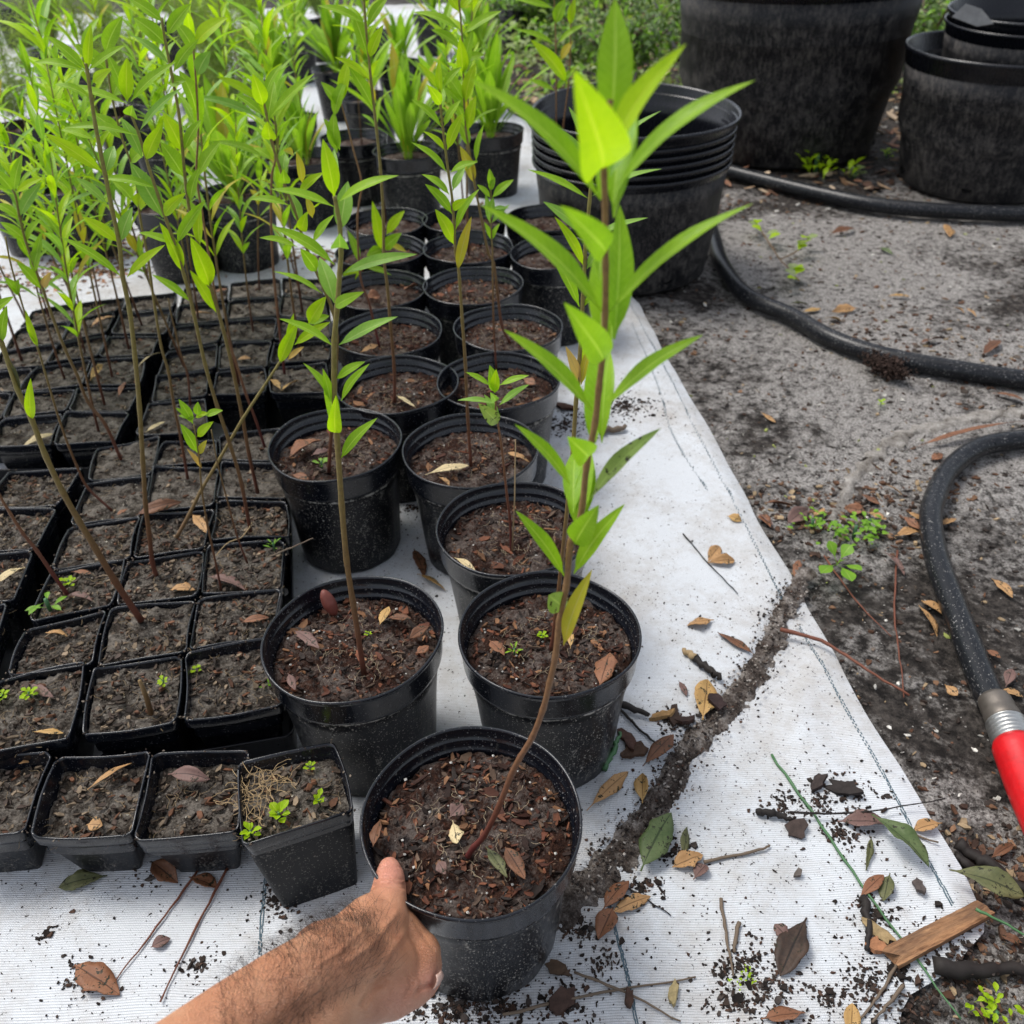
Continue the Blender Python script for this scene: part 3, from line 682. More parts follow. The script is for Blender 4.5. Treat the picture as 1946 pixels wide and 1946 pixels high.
far = {  # S1 quads, tray behind the near tray
 'm': [[[(770, 1040), (1190, 1010), (1170, 830), (850, 850)], None, None],
       [[(862, 850), (1180, 815), (1200, 665), (890, 700)], [(1200, 815), (1515, 795), (1510, 650), (1230, 680)], [(1540, 800), (1870, 790), (1860, 622), (1535, 648)]],
       [[(892, 700), (1230, 660), (1240, 512), (950, 570)], [(1242, 668), (1520, 648), (1550, 502), (1252, 520)], [(1537, 630), (1880, 605), (1888, 492), (1562, 510)]],
       [[(960, 545), (1245, 508), (1280, 392), (990, 422)], [(1262, 508), (1556, 495), (1580, 372), (1290, 385)], [(1562, 495), (1890, 480), (1880, 385), (1592, 362)]],
       [[(1000, 402), (1280, 385), (1290, 282), (1020, 302)], [(1292, 380), (1580, 360), (1600, 252), (1302, 270)], [(1592, 355), (1870, 375), (1850, 262), (1610, 235)]],
       [[(1025, 298), (1292, 270), (1300, 180), (1050, 205)], [(1302, 265), (1600, 245), (1600, 150), (1312, 172)], [(1610, 232), (1850, 255), (1840, 150), (1612, 140)]]],
 'l': [[[(300, 1090), (655, 1080), (740, 905), (372, 905)], [(-60, 1110), (282, 1095), (360, 920), (0, 950)], None],
       [[(392, 900), (738, 898), (800, 762), (440, 765)], [(10, 940), (380, 900), (430, 772), (80, 800)], [(-370, 960), (0, 942), (70, 802), (-260, 820)]],
       [[(482, 752), (800, 745), (832, 592), (530, 600)], [(92, 790), (470, 755), (520, 602), (200, 660)], [(-260, 810), (80, 792), (190, 662), (-130, 690)]],
       [[(562, 590), (870, 580), (920, 472), (622, 472)], [(262, 622), (556, 590), (610, 462), (330, 522)], [(-60, 680), (250, 640), (325, 522), (0, 562)]],
       [[(632, 460), (950, 455), (985, 312), (682, 342)], [(342, 505), (605, 455), (655, 332), (402, 392)], [(20, 560), (335, 515), (395, 392), (100, 432)]],
       [[(690, 335), (985, 308), (1010, 222), (735, 250)], [(410, 388), (665, 330), (715, 250), (460, 290)], [(110, 428), (400, 388), (450, 292), (180, 330)]]]}
nm = {'m': 'far tray', 'l': 'left tray'}
for key in ('m', 'l'):
    for j, r in enumerate(far[key]):
        for i, q in enumerate(r):
            if not q: continue
            lb = 'square pot, %s, row %s from the front, %s from %s' % (nm[key], ordn[j], ordn[i], 'left' if key == 'm' else 'right')
            _, c = sq_pot([S1(*p) for p in q], .097, lb, seed, zb=.012, hi=False, soil=.007, base=.7); SQ[(key, j, i)] = c; seed += 1
f = far['m']; tray_of([S1(770, 1045), S1(1880, 800), S1(1850, 145), S1(1050, 200)], 'far black tray behind the near tray, reaching the white cloth')
tray_of([S1(-400, 1110), S1(665, 1085), S1(1010, 222), S1(180, 325)], 'left black tray under the pots with leaning stems')
lft = [[(-80, 1450), (335, 1432), (478, 1222), (50, 1242)], [(-240, 1712), (200, 1695), (325, 1452), (-70, 1462)], [(-400, 2010), (70, 1985), (192, 1700), (-250, 1725)], [(-560, 2350), (-60, 2330), (45, 1995), (-410, 2020)]]
for j, q in enumerate(lft):
    _, c = sq_pot([S1(*p) for p in q], .097, 'square pot cut by the left picture edge, %s from the front of its tray' % ordn[3-j], seed, zb=.012, hi=True, soil=.008, base=.7); SQ[('e', j, 0)] = c; seed += 1
tray_of([S1(-1100, 2400), S1(-50, 2345), S1(490, 1215), S1(-380, 1240)], 'black tray at the left picture edge with its rim slanting beside the near tray')
# ================================================================== BIG TUBS
def tub(pos, R_, H, label, name, seed, parts=('body', 'rim'), group='big black plastic tubs', taper=.76, tilt=None, band=.060, hole=True, zb=None):
    random.seed(seed); root = empty(name, pos, label, 'plant pot', group, U(0, 6))
    if tilt: root.rotation_euler = tilt
    p1 = U(0, 6); rb = R_*taper
    def fn(r, z, a): return r*(1+.006*math.cos(2*a+p1)), z+.002*math.sin(2*a+p1)
    k = R_/.205; zr = H-band*k; q_ = band/.060
    if 'body' in parts:
        mb = MB(); lathe(mb, [(.001, .006), (rb*.93, .006), (rb*.96, 0), (rb, .008), (rb+(R_-rb)*.45, H*.45), (R_*.945, zr-.035*k), (R_*.95, zr-.033*k), (R_*.952, zr-.03*k), (R_*.965, zr), (R_*.94, zr), (R_*.92, H*.45), (rb*.9, .02), (.001, .02)], 96, fn)
        mb.build('body', M['bigpot'], root)
        if hole:
            for a in range(6):
                mb = MB(); an = a*math.pi/3+.3; rr = rb+(R_-rb)*.07
                c = Vector((rr*math.cos(an), rr*math.sin(an), .032)); nx = Vector((math.cos(an), math.sin(an), 0)); ty = Vector((-nx.y, nx.x, 0))
                vs = [c+nx*.0012+ty*.012*math.cos(t*.5236)+Vector((0, 0, .009*math.sin(t*.5236))) for t in range(12)]+[c-nx*.01+ty*.012*math.cos(t*.5236)+Vector((0, 0, .009*math.sin(t*.5236))) for t in range(12)]
                mb.add(vs, [tuple(range(12)), tuple(range(23, 11, -1))]+[(t, (t+1) % 12, 12+(t+1) % 12, 12+t) for t in range(12)]); mb.build('drain_hole', M['hole'], root)
    mb = MB(); lathe(mb, [(R_*.955, zr-.002), (R_*.968, zr), (R_*.980, H-.011*k), (R_*.99, H-.009*k), (R_, H-.007*k), (R_*1.004, H-.0035*k), (R_, H), (R_*.985, H), (R_*.975, H-.004*k), (R_*.962, H-.02*k), (R_*.955, H-.022*k), (R_*.945, H-.04*k), (R_*.938, H-.041*k), (R_*.93, H-.06*k), (R_*.90, H*.5)], 96, fn)
    mb.build('rim', M['bigrim'], root); return root
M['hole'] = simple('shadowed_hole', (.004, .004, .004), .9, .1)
sp0 = (.266, 1.909, -.004)
tub(sp0, .205, .236, 'bottom tub of the nested stack, its dusty grey side resting on the sand', 'nursery_tub', 5, taper=.84, band=.018)
for k in range(6):
    z = .0155*(k+1)
    lb = ['second lowest rim of the nested tub stack', 'third rim from the bottom of the nested tub stack', 'fourth rim from the bottom of the nested tub stack',
          'fifth rim from the bottom of the nested tub stack', 'sixth rim, just below the top of the nested tub stack', 'topmost open tub of the nested stack, its back rim sticking up'][k]
    tub((sp0[0]+U(-.001, .001), sp0[1]+U(-.001, .001), z-.004), .205+.0005*k, .236, lb, 'nursery_tub', 5, parts=('rim',), taper=.84, band=.018, tilt=(.035, .01, 0) if k == 5 else None)
# giant tubs at the upper right
tub((.850, 2.880, -.006), .345, .455, 'giant dusty tub at the top edge, behind the hose and nested stack', 'giant_tub', 8, taper=.80, band=.020)
c2 = (1.290, 2.457, -.006)
tub(c2, .262, .33, 'big tub at the right picture edge, its wet rim holding smaller tubs', 'giant_tub', 9, taper=.79, band=.034)
tub((c2[0]+.045, c2[1]+.03, .035), .205, .345, 'upper tub sitting tilted inside the right edge tub', 'giant_tub', 10, taper=.85, tilt=(.03, -.03, 0), hole=False, band=.03)
tub((c2[0]+.045, c2[1]+.03, .055), .203, .35, 'topmost tub nested in the tilted tub at the upper right corner', 'giant_tub', 10, parts=('rim',), taper=.85, tilt=(.03, -.03, 0), band=.03)
def wet_label():
    mb = MB(); pts = [S5(1520, 95), S5(1665, 150), S5(1760, 135), S5(1690, 50), S5(1600, 20)]
    Y = c2[1]-.19; top = [AY(p, Y-.012*(i == 2)) for i, p in enumerate(pts)]; o = Vector((0, .0015, -.001))
    n = 5; mb.add(top+[p+o for p in top], [tuple(range(n)), tuple(range(2*n-1, n-1, -1))]+[(i, (i+1) % n, n+(i+1) % n, n+i) for i in range(n)])
    tag(mb.build('plastic_label', M['label'], None, False, org=sum(top, Vector())/5), 'grey folded plastic label stuck on the upper right tub', 'label')
wet_label()
# ================================================================== HOSE
def hose_path(ns, r): return [Vector((p.x, p.y, gz(p.x, p.y)*.5+r*.9)) for p in [G(n, r) for n in ns]]
def hose(label, ns, r, name='garden_hose'):
    pts = spline(hose_path(ns, r), 10); c = pts[len(pts)//2]
    root = empty(name, (c.x, c.y, 0), label, 'hose', 'black hose lengths on the sand'); mb = MB(); tube(mb, pts, r, 14)
    mb.build('tube', M['hose'], root, org=Vector((c.x, c.y, 0))); return root, pts
hose('thin black hose curving between the big tubs and the sand', [S5(-300, 800), S5(60, 905), S5(240, 955), S5(500, 1018), S5(800, 1088), S5(1100, 1145), S5(1500, 1182), S5(1932, 1200), S5(2400, 1205)], .0185)
hose('black hose snaking from the nested tub stack across the pale sand', [S5(60, 1080), S5(110, 1180), S5(165, 1350), S5(215, 1490), S5(350, 1665), R(3, 1, 220, 440), R(3, 1, 500, 600), R(3, 1, 800, 710), R(3, 1, 1200, 800), R(3, 1, 1932, 915), R(3, 1, 2500, 950)], .0165)
hp = [R(3, 1, 2300, 1300), R(3, 1, 1932, 1345), R(3, 1, 1620, 1400), R(3, 1, 1400, 1550), R(3, 1, 1290, 1760), R(3, 2, 1262, 80), R(3, 2, 1300, 330), R(3, 2, 1395, 620), R(3, 2, 1500, 900), R(3, 2, 1615, 1190), R(3, 2, 1715, 1440)]
hr, pts = hose('black hose at right ending in a silver and red wand', hp, .0148)
end = pts[-1]; e0 = hr.location.copy()
def hose_end():
    q = [G(n, .018) for n in (R(3, 2, 1715, 1440), R(3, 2, 1795, 1600), R(3, 2, 1858, 1745), R(3, 3, 1985, 200), R(3, 3, 2220, 900), R(3, 3, 2350, 1600))]
    for p in q: p.z = .018
    q[4].z = .03; q[5].z = .035
    def seg(name, a, b, radii, mat, n=20):
        mb = MB(); m = len(radii); tube(mb, [a.lerp(b, i/(m-1)) for i in range(m)], radii, n); mb.build(name, mat, hr, org=e0)
    seg('ferrule', q[0]-(q[1]-q[0])*.12, q[1], [.0155, .0165, .0165, .0172, .0165, .0172, .018, .018, .017], M['rusty'])
    rr = []
    for i in range(31): rr.append(.0178+.0014*math.cos(i*math.pi*2/6) + .0012*i/30)
    seg('coupling', q[1], q[2], rr, M['steel'], 24)
    mb = MB(); sp = spline([q[2], q[3], q[4], q[5]], 8); tube(mb, sp, [.0195]+[.0218]*(len(sp)-1), 28); mb.build('grip', M['red'], hr, org=e0)
hose_end()
# ================================================================== HERO PLANT
S = lambda r: (lambda x, y: R(2, r, x, y))
a0, a1, a2 = S(0), S(1), S(2)
hero_stem = [(900, 1610), (920, 1588), (946, 1537), (972, 1472), (988, 1440), (1012, 1400), (1032, 1348), (1045, 1296), (1056, 1245), (1063, 1180), (1076, 1115), (1084, 1032), (1098, 1000), (1107, 960), (1115, 884), (1131, 803), (1138, 739), (1145, 674), (1150, 596), (1151, 506), (1150, 440), (1150, 388), (1148, 331), (1149, 280), (1154, 230), (1160, 190)]
hl = [
 (a0(775, 960), a0(806, -12), 262, .012, 'green', 12), (a0(700, 1240), a0(500, 505), 330, -.075, 'bright', 12), (a0(745, 1210), a0(1330, 320), 120, -.03, 'bright', 48),
 (a0(700, 1470), P(885, 148), 150, .0, 'green', 38), (a0(800, 1400), a0(1838, 588), 105, .0, 'green', 52), (a0(800, 1600), a0(935, 640), 230, .06, 'green', 14),
 (a1(712, 440), P(905, 385), 150, .0, 'green', 42), (a1(765, 440), a0(1825, 1492), 115, .0, 'green', 42),
 (a0(735, 1860), a0(405, 1508), 230, -.06, 'green', 10), (a1(770, 680), a0(880, 1640), 215, .055, 'green', 12),
 (a1(640, 1165), P(950, 622), 120, .0, 'green', 40), (a1(735, 1140), a1(1455, 602), 95, .0, 'green', 48),
 (a1(722, 790), a1(430, 365), 235, -.045, 'green', 8), (a1(660, 1400), a1(745, 650), 205, .05, 'green', 10),
 (a1(475, 1705), a1(68, 1258), 90, .0, 'green', 40), (a1(630, 1805), a1(1145, 1288), 105, .0, 'spotted', 40),
 (a1(612, 1505), a1(455, 1350), 200, -.03, 'green', 5), (a2(520, 180), a1(610, 1420), 200, .04, 'green', 8),
 (a2(435, 525), a2(75, 38), 95, .0, 'green', 40), (a2(505, 505), a2(880, -10), 120, .0, 'green', 30),
 (a2(512, 285), a2(690, -5), 190, -.03, 'green', 8), (a2(430, 1030), a2(640, 470), 110, -.01, 'yellow', 30)]
extra_hl = [(a0(790, 1500), a0(900, 700), 250, .05, 'green', 8), (a1(700, 700), a1(690, -40), 190, .05, 'green', 8), (a1(800, 640), a0(840, 1500), 200, .03, 'green', 20), (a1(640, 1440), a1(640, 720), 150, .045, 'green', 10), (a1(710, 1400), a1(770, 700), 130, .03, 'green', 15),
 (a2(500, 60), a1(520, 1440), 150, .04, 'green', 10), (a2(560, 100), a1(640, 1480), 120, .03, 'green', 20), (a0(720, 1500), a0(690, 1230), 90, .02, 'green', 20), (a0(770, 1300), a0(960, 900), 110, .02, 'blue', 25), (a1(690, 200), a0(680, 1700), 120, .03, 'green', 20)]
gA = P_A = Vector((RP['A'][0], RP['A'][1], 0))
traced('tall milkweed leaning right from the front pot, with long bright leaves', (889, 1627), .150, hero_stem, [(e[0], e[1], e[2]*(1.25 if e[4] == 'bright' else 1.0)/3.864)+tuple(e[3:]) for e in hl+extra_hl], rad=.0020, lean=-.012, stemmat='stemred')
def round_leaf():
    pass
L0 = bpy.data.objects['milkweed_plant']
def add_leaf(root, b, t, Y, dY, wpx, mt, th=10, **kw):
    wb, wt = AY(b, Y), AY(t, Y+dY); mb = MB(); d = (wt-wb).normalized(); tc = CAM-wb; tc = (tc-d*tc.dot(d)).normalized()
    n = Matrix.Rotation(math.radians(th), 3, d) @ tc
    leaf(mb, wb, wt, wpx/(1946*FN)*depth((wb+wt)/2), n, **kw); mb.build('leaf', M[mt], root, org=root.location)
add_leaf(L0, a2(455, 770), a2(318, 660), L0.location.y, -.012, 47, 'spotted', 0, shape=.55, fold=.1, sag=.02)
# ================================================================== TRACED PLANTS
z0, z1, z2 = (lambda x, y: R(1, 0, x, y)), (lambda x, y: R(1, 1, x, y)), (lambda x, y: R(1, 2, x, y))
w4 = lambda v: v/3.864
def T(lst, k=3.864): return [(e[0], e[1], (e[2]/k if len(e) > 2 and e[2] else None))+tuple(e[3:]) for e in lst]
# widths in the lists are in zoomed units; hero widths too
traced('slender milkweed rising from the seed pod pot, second tallest in front', (692, 1281), .150,
  [z2(735, 700), z2(690, 400), z2(655, 0), z1(620, 1350), z1(602, 1100), z1(600, 900), z1(600, 650), z1(622, 400), z1(640, 150), z0(650, 1850), z0(640, 1650), z0(622, 1550), z0(602, 1440)],
  T([(z1(650, 1510), z1(918, 1213), 85, 0, 'green', 25), (z1(612, 1320), z1(515, 850), 95, .0, 'green', 25), (z1(612, 1325), z1(612, 1045), 105, -.03, 'bright', 8),
   (z1(650, 1090), z1(860, 815), 60, 0, 'green', 40), (z1(575, 1100), z1(370, 810), 55, 0, 'green', 50), (z1(610, 930), z1(828, 800), 60, -.01, 'green', 40),
   (z1(632, 680), z1(1068, 470), 85, 0, 'blue', 35), (z1(595, 690), z1(193, 485), 55, 0, 'green', 52), (z1(600, 370), z0(490, 1890), 120, .02, 'blue', 15),
   (z1(605, 400), z1(820, 288), 85, -.03, 'green', 15), (z1(655, 160), z1(1208, 12), 75, 0, 'blue', 35), (z0(602, 1945), z0(142, 1663), 75, 0, 'green', 42),
   (z0(640, 1810), z0(640, 1712), 130, -.035, 'blue', 0), (z0(640, 1705), z0(700, 1330), 130, .02, 'blue', 8), (z0(620, 1490), z0(1075, 1288), 65, 0, 'green', 48),
   (z0(600, 1520), z0(130, 1388), 60, 0, 'green', 50), (z0(600, 1450), z0(515, 1020), 125, .0, 'bright', 12), (z0(600, 1445), z0(600, 1090), 80, .02, 'blue', 10)]), rad=.0022)
traced('milkweed from the curled rust leaf pot, leaning left with yellow leaf', (625, 897), .152,
  [(631, 800), (637, 740), (640, 640), (632, 590), (617, 552), (594, 500), (575, 450), z0(340, 1650), z0(300, 1520), z0(240, 1370), z0(200, 1230), z0(130, 1010), z0(100, 830), z0(80, 740)],
  T([(z1(510, 300), z1(148, 138), 45, 0, 'green', 50), (z1(475, 140), z1(350, -30), 100, -.02, 'green', 15), (z0(360, 1700), z0(400, 1555), 85, -.02, 'bright', 10), (z0(345, 1650), z0(275, 1410), 80, .01, 'blue', 20),
   (z0(330, 1815), z0(48, 1745), 40, 0, 'green', 50), (z0(440, 1780), z0(600, 1575), 60, 0, 'green', 40), (z0(268, 1508), z0(-30, 1462), 45, 0, 'green', 50), (z0(340, 1440), z0(525, 1265), 60, 0, 'bright', 40),
   (z0(235, 1350), z0(225, 1245), 90, -.025, 'green', 5), (z0(225, 1250), z0(240, 1130), 80, .01, 'blue', 15), (z0(140, 1170), z0(0, 1085), 55, 0, 'green', 45), (z0(130, 1025), z0(110, 890), 105, -.02, 'bright', 5),
   (z0(130, 860), z0(455, 540), 55, 0, 'green', 45), (z0(80, 850), z0(-130, 690), 60, 0, 'green', 45), (z0(110, 900), z0(160, 600), 90, .02, 'green', 10), (z0(80, 780), z0(0, 540), 110, -.01, 'bright', 10),
   (z0(95, 700), z0(218, 468), 60, 0, 'green', 35), (z0(300, 1130), z0(225, 1105), 50, -.02, 'yellow', 30), (z0(365, 1350), z0(320, 1110), 60, 0, 'yellow', 25), (z0(440, 1600), z0(390, 1440), 60, 0, 'yellow', 20)]), rad=.0019)
traced('milkweed from the pale sandy pot with one yellow-red lower leaf', (895, 886), .152,
  [z1(1580, 1200), z1(1562, 800), z1(1540, 500), z1(1520, 200), z1(1507, 80), z0(1490, 1850), z0(1470, 1500), z0(1440, 1280), z0(1410, 1050), z0(1380, 780), z0(1372, 650)],
  T([(z0(1505, 1990), z0(1608, 1588), 75, -.01, 'yellow', 20), (z0(1482, 1800), z0(1340, 1535), 90, 0, 'bright', 25), (z0(1490, 1690), z0(1668, 1385), 60, 0, 'green', 40), (z0(1465, 1570), z0(1265, 1350), 70, 0, 'green', 35),
   (z0(1470, 1540), z0(1580, 1455), 60, -.02, 'bright', 20), (z0(1445, 1430), z0(1240, 1280), 60, 0, 'green', 45), (z0(1470, 1400), z0(1560, 1230), 60, .01, 'blue', 30), (z0(1428, 1268), z0(1163, 1045), 50, 0, 'green', 48),
   (z0(1450, 1268), z0(1655, 1190), 50, 0, 'green', 40), (z0(1430, 1100), z0(1545, 830), 75, 0, 'bright', 25), (z0(1420, 1110), z0(1250, 962), 45, 0, 'bright', 40), (z0(1388, 935), z0(1163, 728), 50, 0, 'green', 45),
   (z0(1405, 930), z0(1530, 735), 50, 0, 'green', 45), (z0(1383, 770), z0(1280, 620), 75, -.02, 'bright', 15), (z0(1380, 700), z0(1372, 425), 55, 0, 'bright', 20), (z0(1370, 660), z0(1215, 460), 50, 0, 'bright', 30),
   (z0(1400, 640), z0(1535, 490), 50, 0, 'green', 30), (z0(1385, 820), z0(1400, 650), 60, .02, 'green', 20)]), rad=.0017)
traced('short seedling with a dark-spotted lowest leaf in the twig pot', (972, 1048), .150,
  [(969, 986), (964, 946), (954, 855), (946, 803), z1(1785, 1150), z1(1790, 1050)],
  T([(z1(1802, 1255), z1(1655, 1105), 110, -.03, 'spotted', 5), (z1(1800, 1250), z1(1700, 1040), 70, .01, 'blue', 20), (z1(1790, 1110), z1(1503, 1085), 40, 0, 'blue', 48), (z1(1812, 1120), R(2, 1, 178, 968), 50, 0, 'blue', 40),
   (z1(1780, 1030), z1(1740, 825), 90, 0, 'green', 12), (z1(1780, 1030), z1(1790, 855), 70, -.01, 'bright', 12), (z1(1745, 975), z1(1563, 878), 40, 0, 'green', 45), (z1(1812, 975), R(2, 1, 175, 902), 40, 0, 'green', 45), (z1(1785, 1090), z1(1745, 1025), 60, -.02, 'blue', 5)]), rad=.0013, stemmat='stemred')
traced('thin milkweed with small leaves in the orange and green scraps pot', (943, 700), .152,
  [z1(1770, 500), z1(1762, 100), z0(1762, 1850), z0(1755, 1740), z0(1750, 1600), z0(1752, 1450), z0(1745, 1350)],
  T([(z0(1752, 1760), z0(1700, 1630), 35, 0, 'green'), (z0(1758, 1760), z0(1815, 1640), 35, 0, 'green'), (z0(1745, 1640), z0(1710, 1425), 50, 0, 'blue', 20), (z0(1752, 1640), z0(1890, 1500), 35, 0, 'blue'), (z0(1750, 1540), z0(1885, 1530), 30, 0, 'blue'), (z0(1745, 1450), z0(1648, 1355), 40, 0, 'green'),
   (z0(1760, 1450), z0(1918, 1318), 55, 0, 'green'), (z0(1745, 1370), z0(1738, 1238), 50, 0, 'green', 20), (z0(1745, 1400), z0(1780, 1300), 45, 0, 'green', 20), (z0(1750, 1560), z0(1770, 1450), 60, -.01, 'blue', 10)]), rad=.0012)
traced('tall milkweed in the right column pot beside the cloth strip', (969, 651), .152,
  [z1(1830, 530), z1(1800, 300), z1(1770, 80), z0(1730, 1850), z0(1680, 1600), z0(1630, 1350), z0(1590, 1100), z0(1560, 900), z0(1550, 600), z0(1540, 300), z0(1515, 0), z0(1500, -200)],
  T([(z0(1630, 1350), z0(1522, 1070), 75, 0, 'yellow', 25), (z0(1640, 1190), z0(1700, 910), 45, 0, 'green', 35), (z0(1490, 1290), z0(1655, 1180), 45, 0, 'green', 35), (z0(1590, 1080), z0(1500, 850), 75, .01, 'green', 25), (z0(1580, 960), z0(1640, 700), 80, 0, 'bright', 20), (z0(1570, 940), z0(1470, 700), 70, 0, 'green', 25),
   (z0(1560, 760), z0(1640, 460), 80, 0, 'bright', 25), (z0(1550, 740), z0(1380, 500), 75, 0, 'green', 30), (z0(1545, 560), z0(1620, 210), 85, 0, 'green', 20), (z0(1540, 540), z0(1520, 270), 90, -.02, 'bright', 10), (z0(1530, 360), z0(1310, 215), 60, 0, 'green', 40),
   (z0(1545, 250), z0(1830, 80), 60, 0, 'green', 42), (z0(1525, 220), z0(1175, 90), 60, 0, 'green', 45), (z0(1520, 90), z0(1400, -90), 70, 0, 'bright', 30), (z0(1525, 60), z0(1640, -60), 70, 0, 'bright', 30), (z0(1540, 440), z0(1700, 400), 60, 0, 'green', 30), (z0(1560, 800), z0(1420, 640), 60, 0, 'green', 30)]), rad=.0018)
traced('tall milkweed rising from the pot with a cream curled leaf', (750, 765), .152,
  [z1(1040, 850), z1(1010, 500), z1(990, 250), z1(965, 50), z0(960, 1600), z0(940, 1250), z0(910, 950), z0(870, 600), z0(852, 400), z0(832, 200), z0(818, 0), z0(805, -200)],
  T([(z0(855, 425), z0(962, 180), 80, -.01, 'bright', 15), (z0(850, 430), z0(735, 85), 95, .01, 'green', 22), (z0(866, 590), z0(600, 418), 55, -.01, 'bright', 35), (z0(885, 790), z0(702, 480), 85, 0, 'green', 30), (z0(828, 175), z0(475, 42), 55, 0, 'green', 40),
   (z0(845, 200), z0(1000, -30), 65, 0, 'green', 38), (z0(820, 20), z0(700, -200), 90, 0, 'green', 30), (z0(820, 20), z0(930, -160), 80, 0, 'green', 30)]), rad=.0019)
traced('leaning milkweed in third left column pot, stem reddish', (721, 659), .152,
  [z1(880, 470), z1(850, 350), z1(790, 170), z0(770, 1600), z0(800, 1350), z0(740, 1100), z0(690, 900), z0(650, 760)],
  T([(z0(640, 1100), z0(520, 870), 70, 0, 'green', 35), (z0(620, 1120), z0(600, 820), 90, 0, 'green', 30), (z0(600, 860), z0(700, 560), 85, 0, 'green', 30), (z0(640, 780), z0(500, 600), 85, 0, 'green', 30), (z0(650, 760), z0(720, 400), 85, 0, 'bright', 30)]), rad=.0016, stemmat='stemred')
c_ = G((700, 505), .15)
traced('leafy short milkweed with upright yellow-green leaves in the left column', (712, 540), .14,
  [z1(800, 170), z1(900, -40), z0(960, 1870), z0(962, 1820)],
  T([(z0(945, 1850), z0(878, 1475), 80, 0, 'bright', 18), (z0(985, 1720), z0(1118, 1545), 70, 0, 'bright', 22), (z0(960, 1830), z0(1095, 1710), 90, -.02, 'green', 10), (z0(950, 1830), z0(835, 1880), 85, -.03, 'green', 10), (z0(780, 1925), z0(695, 1690), 60, .02, 'green', 25),
   (z1(655, 245), z1(830, 60), 95, -.01, 'bright', 15), (z1(820, 105), z1(1055, 170), 40, 0, 'green', 30), (z0(1000, 1790), z0(1130, 1850), 40, 0, 'yellow', 30)]), rad=.0015)
traced('milkweed behind the tallest plant, from the orange scrap pot, one orange leaf', (1047, 1235), .150,
  [a2(370, 830), a1(470, 1750), a1(500, 1400), a1(520, 1100), a1(545, 800), a1(560, 560), a1(572, 330), a1(585, 60), a0(590, 1800), a0(620, 1480), a0(640, 1270), a0(665, 1230)],
  T([(a1(553, 975), a1(443, 685), 75, 0, 'orange', 15), (a1(560, 970), a1(640, 660), 65, 0, 'yellow', 20), (a1(560, 960), a1(600, 640), 50, .01, 'bright', 20), (a1(545, 400), a1(300, -60), 80, 0, 'green', 25), (a1(570, 400), a1(690, 300), 40, 0, 'green', 40),
   (a1(600, 120), a1(760, -60), 70, 0, 'blue', 30), (a0(580, 1960), a0(362, 1590), 70, 0, 'bright', 30), (a0(600, 1730), a0(278, 1480), 85, 0, 'blue', 25), (a0(605, 1455), a0(163, 1245), 50, 0, 'green', 45), (a0(622, 1215), a0(325, 915), 65, 0, 'blue', 30),
   (a0(640, 1230), a0(465, 780), 60, .01, 'blue', 30), (a0(660, 1230), a0(1148, 812), 45, 0, 'blue', 45), (a0(640, 1440), a0(1152, 1240), 45, 0, 'blue', 45), (a0(620, 1750), a0(1052, 1598), 45, 0, 'blue', 45), (a0(700, 1900), a0(905, 1695), 60, 0, 'blue', 25)]), rad=.0017)
for lb, px, lv in (('thin red stemmed milkweed left of the tub stack, leaves in narrow pairs', [a0(380, 1300), a0(375, 1000), a0(375, 650), a0(372, 330), a0(368, 180), a0(360, 0), a0(355, -150)],
   [(a0(365, 665), a0(170, 582), 35, 0, 'green'), (a0(380, 655), a0(455, 570), 40, 0, 'green'), (a0(362, 325), a0(88, 218), 35, 0, 'green'), (a0(380, 325), a0(598, 178), 40, 0, 'green'), (a0(368, 178), a0(440, -10), 85, 0, 'green', 15), (a0(352, 60), a0(70, -5), 45, 0, 'green'), (a0(360, -10), a0(500, -120), 60, 0, 'green')]),
   ('second thin red stemmed milkweed crossing in front of the tub stack', [a0(400, 1200), a0(430, 900), a0(465, 620), a0(478, 400), a0(482, 180), a0(488, 0), a0(492, -100)],
   [(a0(458, 615), a0(185, 290), 90, -.02, 'bright', 25), (a0(408, 440), a0(498, 300), 60, 0, 'yellow', 30), (a0(400, 640), a0(540, 470), 45, 0, 'green', 30), (a0(478, 190), a0(515, -20), 60, 0, 'bright', 20)])):
    traced(lb, a0(385, 1490) if 'second' not in lb else a0(398, 1490), .15, px, T(lv), rad=.0016, stemmat='stemred')
